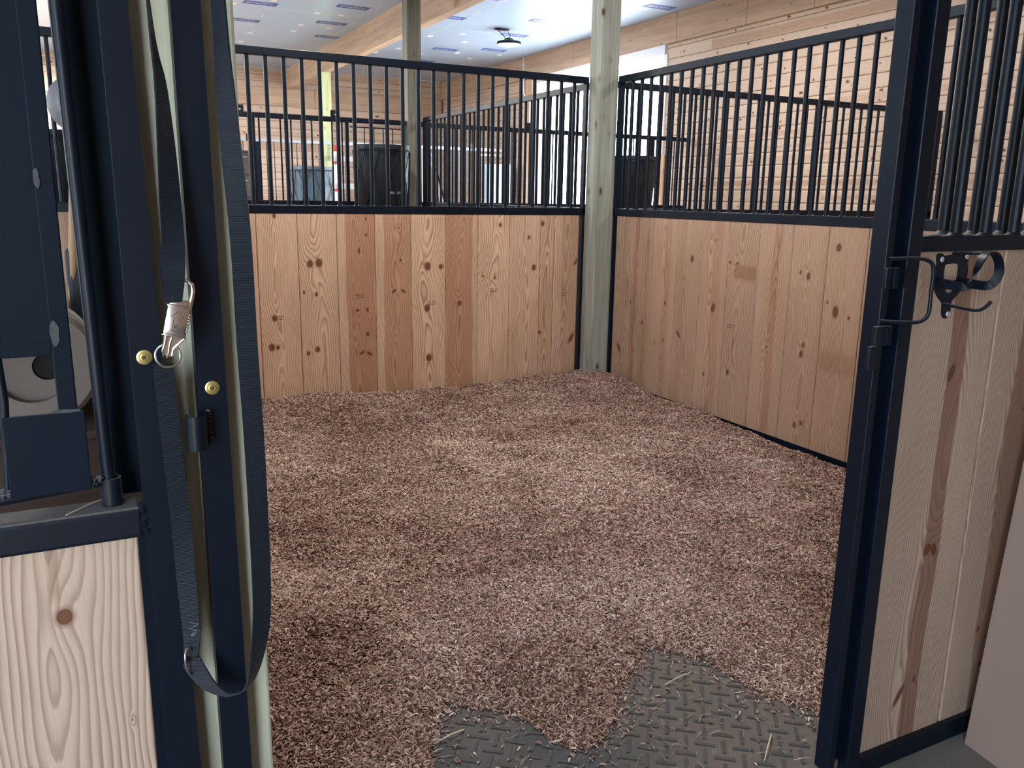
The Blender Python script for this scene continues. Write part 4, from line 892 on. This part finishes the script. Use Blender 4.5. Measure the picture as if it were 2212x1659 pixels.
MB().tube([(.80, 4.18, -.08), (.25, 4.06, 1.80)], .016, 10).build('handle', WHITE, pl, True)
MB().tube([(.88, 4.20, -.08), (.33, 4.06, 1.62)], .010, 8).build('dark_rod', BLACK, pl, True)
cb = empty('tool_chest', 'dark grey drawer chest in the far aisle beyond the sliding stall front', 'chest', loc=(-2.25, 5.0, -.1))
MB().box((0, 0, 0), (.66, .45, 1.88), .006).build('body', plain('grey_metal', (.10, .105, .115), .4), cb)
dr0 = None
for i in range(7):
    dr = MB().box((.02, -.015, .06+i*.26), (.64, 0, .29+i*.26), .004).build('drawer', plain('grey_drawer', (.15, .155, .165), .4) if i == 0 else bpy.data.materials['grey_drawer'], cb)
    MB().box((.06, -.03, .235+i*.26), (.62, -.015, .25+i*.26), .002).build('handle', GALV, dr)
cn = MB().tube(catmull([(XW-.055, 8.26, ZC), (XW-.055, 8.26, 3.4), (XW-.055, 8.24, 3.12), (XW-.055, 8.20, 3.03), (XW-.055, 8.08, 2.97), (XW-.055, 8.0, 2.90), (XW-.055, 7.99, 2.7), (XW-.055, 7.99, 1.2)], 4), .014, 10)
cn.box((XW-.045, 8.22, 3.5), (XW-.04, 8.30, 3.53))
tag(cn.build('conduit_pipe', WHITE, None, True), 'white electrical conduit running down the wall by the barn door', 'pipe')
# round high bay lamp
lm = empty('ceiling_lamp', 'round black-rimmed high bay lamp hanging from the foil ceiling', 'lamp', loc=(2.35, 6.25, 3.455))
mm2 = MB(); n = 72
mm2.lathe([(.168, .0), (.175, .008), (.175, .03), (.15, .045), (.08, .06), (.05, .09), (0, .09)], (0, 0, 0), 'z', 48)
for i in range(36):
    a = 2*math.pi*i/36; c_, s_ = math.cos(a), math.sin(a); mm2.tube([(c_*.10, s_*.10, .055), (c_*.172, s_*.172, .036)], .004, 4)
mm2.build('housing', BLACK, lm, True)
EM = NB('lamp_lens'); EM.fin((.9, .92, .95), .3); EM.b.inputs['Emission Color'].default_value = (1, .98, .95, 1); EM.b.inputs['Emission Strength'].default_value = 2.5; EM = EM.m
MB().lathe([(0, -.012), (.12, -.010), (.160, -.004), (.168, .004)], (0, 0, 0), 'z', 48).build('lens', EM, lm, True)
MB().tube(catmull([(.0, 0, .09), (.02, 0, .13), (-.01, 0, .16), (.0, 0, .205)], 4), .004, 6).tube(catmull([(-.05, 0, .07), (-.09, .0, .12), (-.16, 0, .17), (-.20, 0, .205)], 4), .005, 6).box((-.22, -.05, .19), (-.02, .05, .205), .003).build('hanging_hook', BLACKD, lm, True)
LP = 40.0
def lamp_fill(x, y, p):  # area light added at each lamp as interior fill
    l = bpy.data.lights.new('lamp_fill', 'AREA'); l.shape = 'DISK'; l.size = .30; l.energy = p; l.color = (1, .98, .95)
    o = bpy.data.objects.new('lamp_fill', l); COL.objects.link(o); o.location = (x, y, 3.44)
lamp_fill(2.35, 6.25, LP*1.1)
for x, y, p, lb in [(-4.3, 10.0, 8.0, 'added unseen fill lamp above the rear row of stalls'), (-1.9, -1.7, 1.35, 'added unseen fill lamp above the bedded stall'), (1.9, -1.9, .8, 'added unseen fill lamp above the empty stall by the boarded wall'), (-1.6, 1.85, .8, 'added unseen fill lamp above the stall behind the facing partition'), (1.9, 1.85, .8, 'added unseen fill lamp above the stall behind the corner post'), (-2.6, 6.6, 4.0, 'added unseen fill lamp over the far aisle away from the barn door')]:  # unseen lamp copies added to brighten the stalls, far aisle and rear row
    c = lm.copy(); COL.objects.link(c); c.location = (x, y, 3.455); c['label'] = lb; c['group'] = 'high bay lamps'
    for chd in list(lm.children):
        k_ = chd.copy(); COL.objects.link(k_); k_.parent = c
    lamp_fill(x, y, LP*p)
lm['group'] = 'high bay lamps'
# hanging chain and snap by the pale post
hc = MB()
for i in range(8): torus(hc, (.46, 9.192, 2.12-.034*i), .013, .0035, (1, 0, 0) if i % 2 else (0, 1, 0), 12, sq=1.5)
tag(hc.build('chain', GALV, None, True), 'short metal chain hanging on the pale yellow-green post', 'chain')
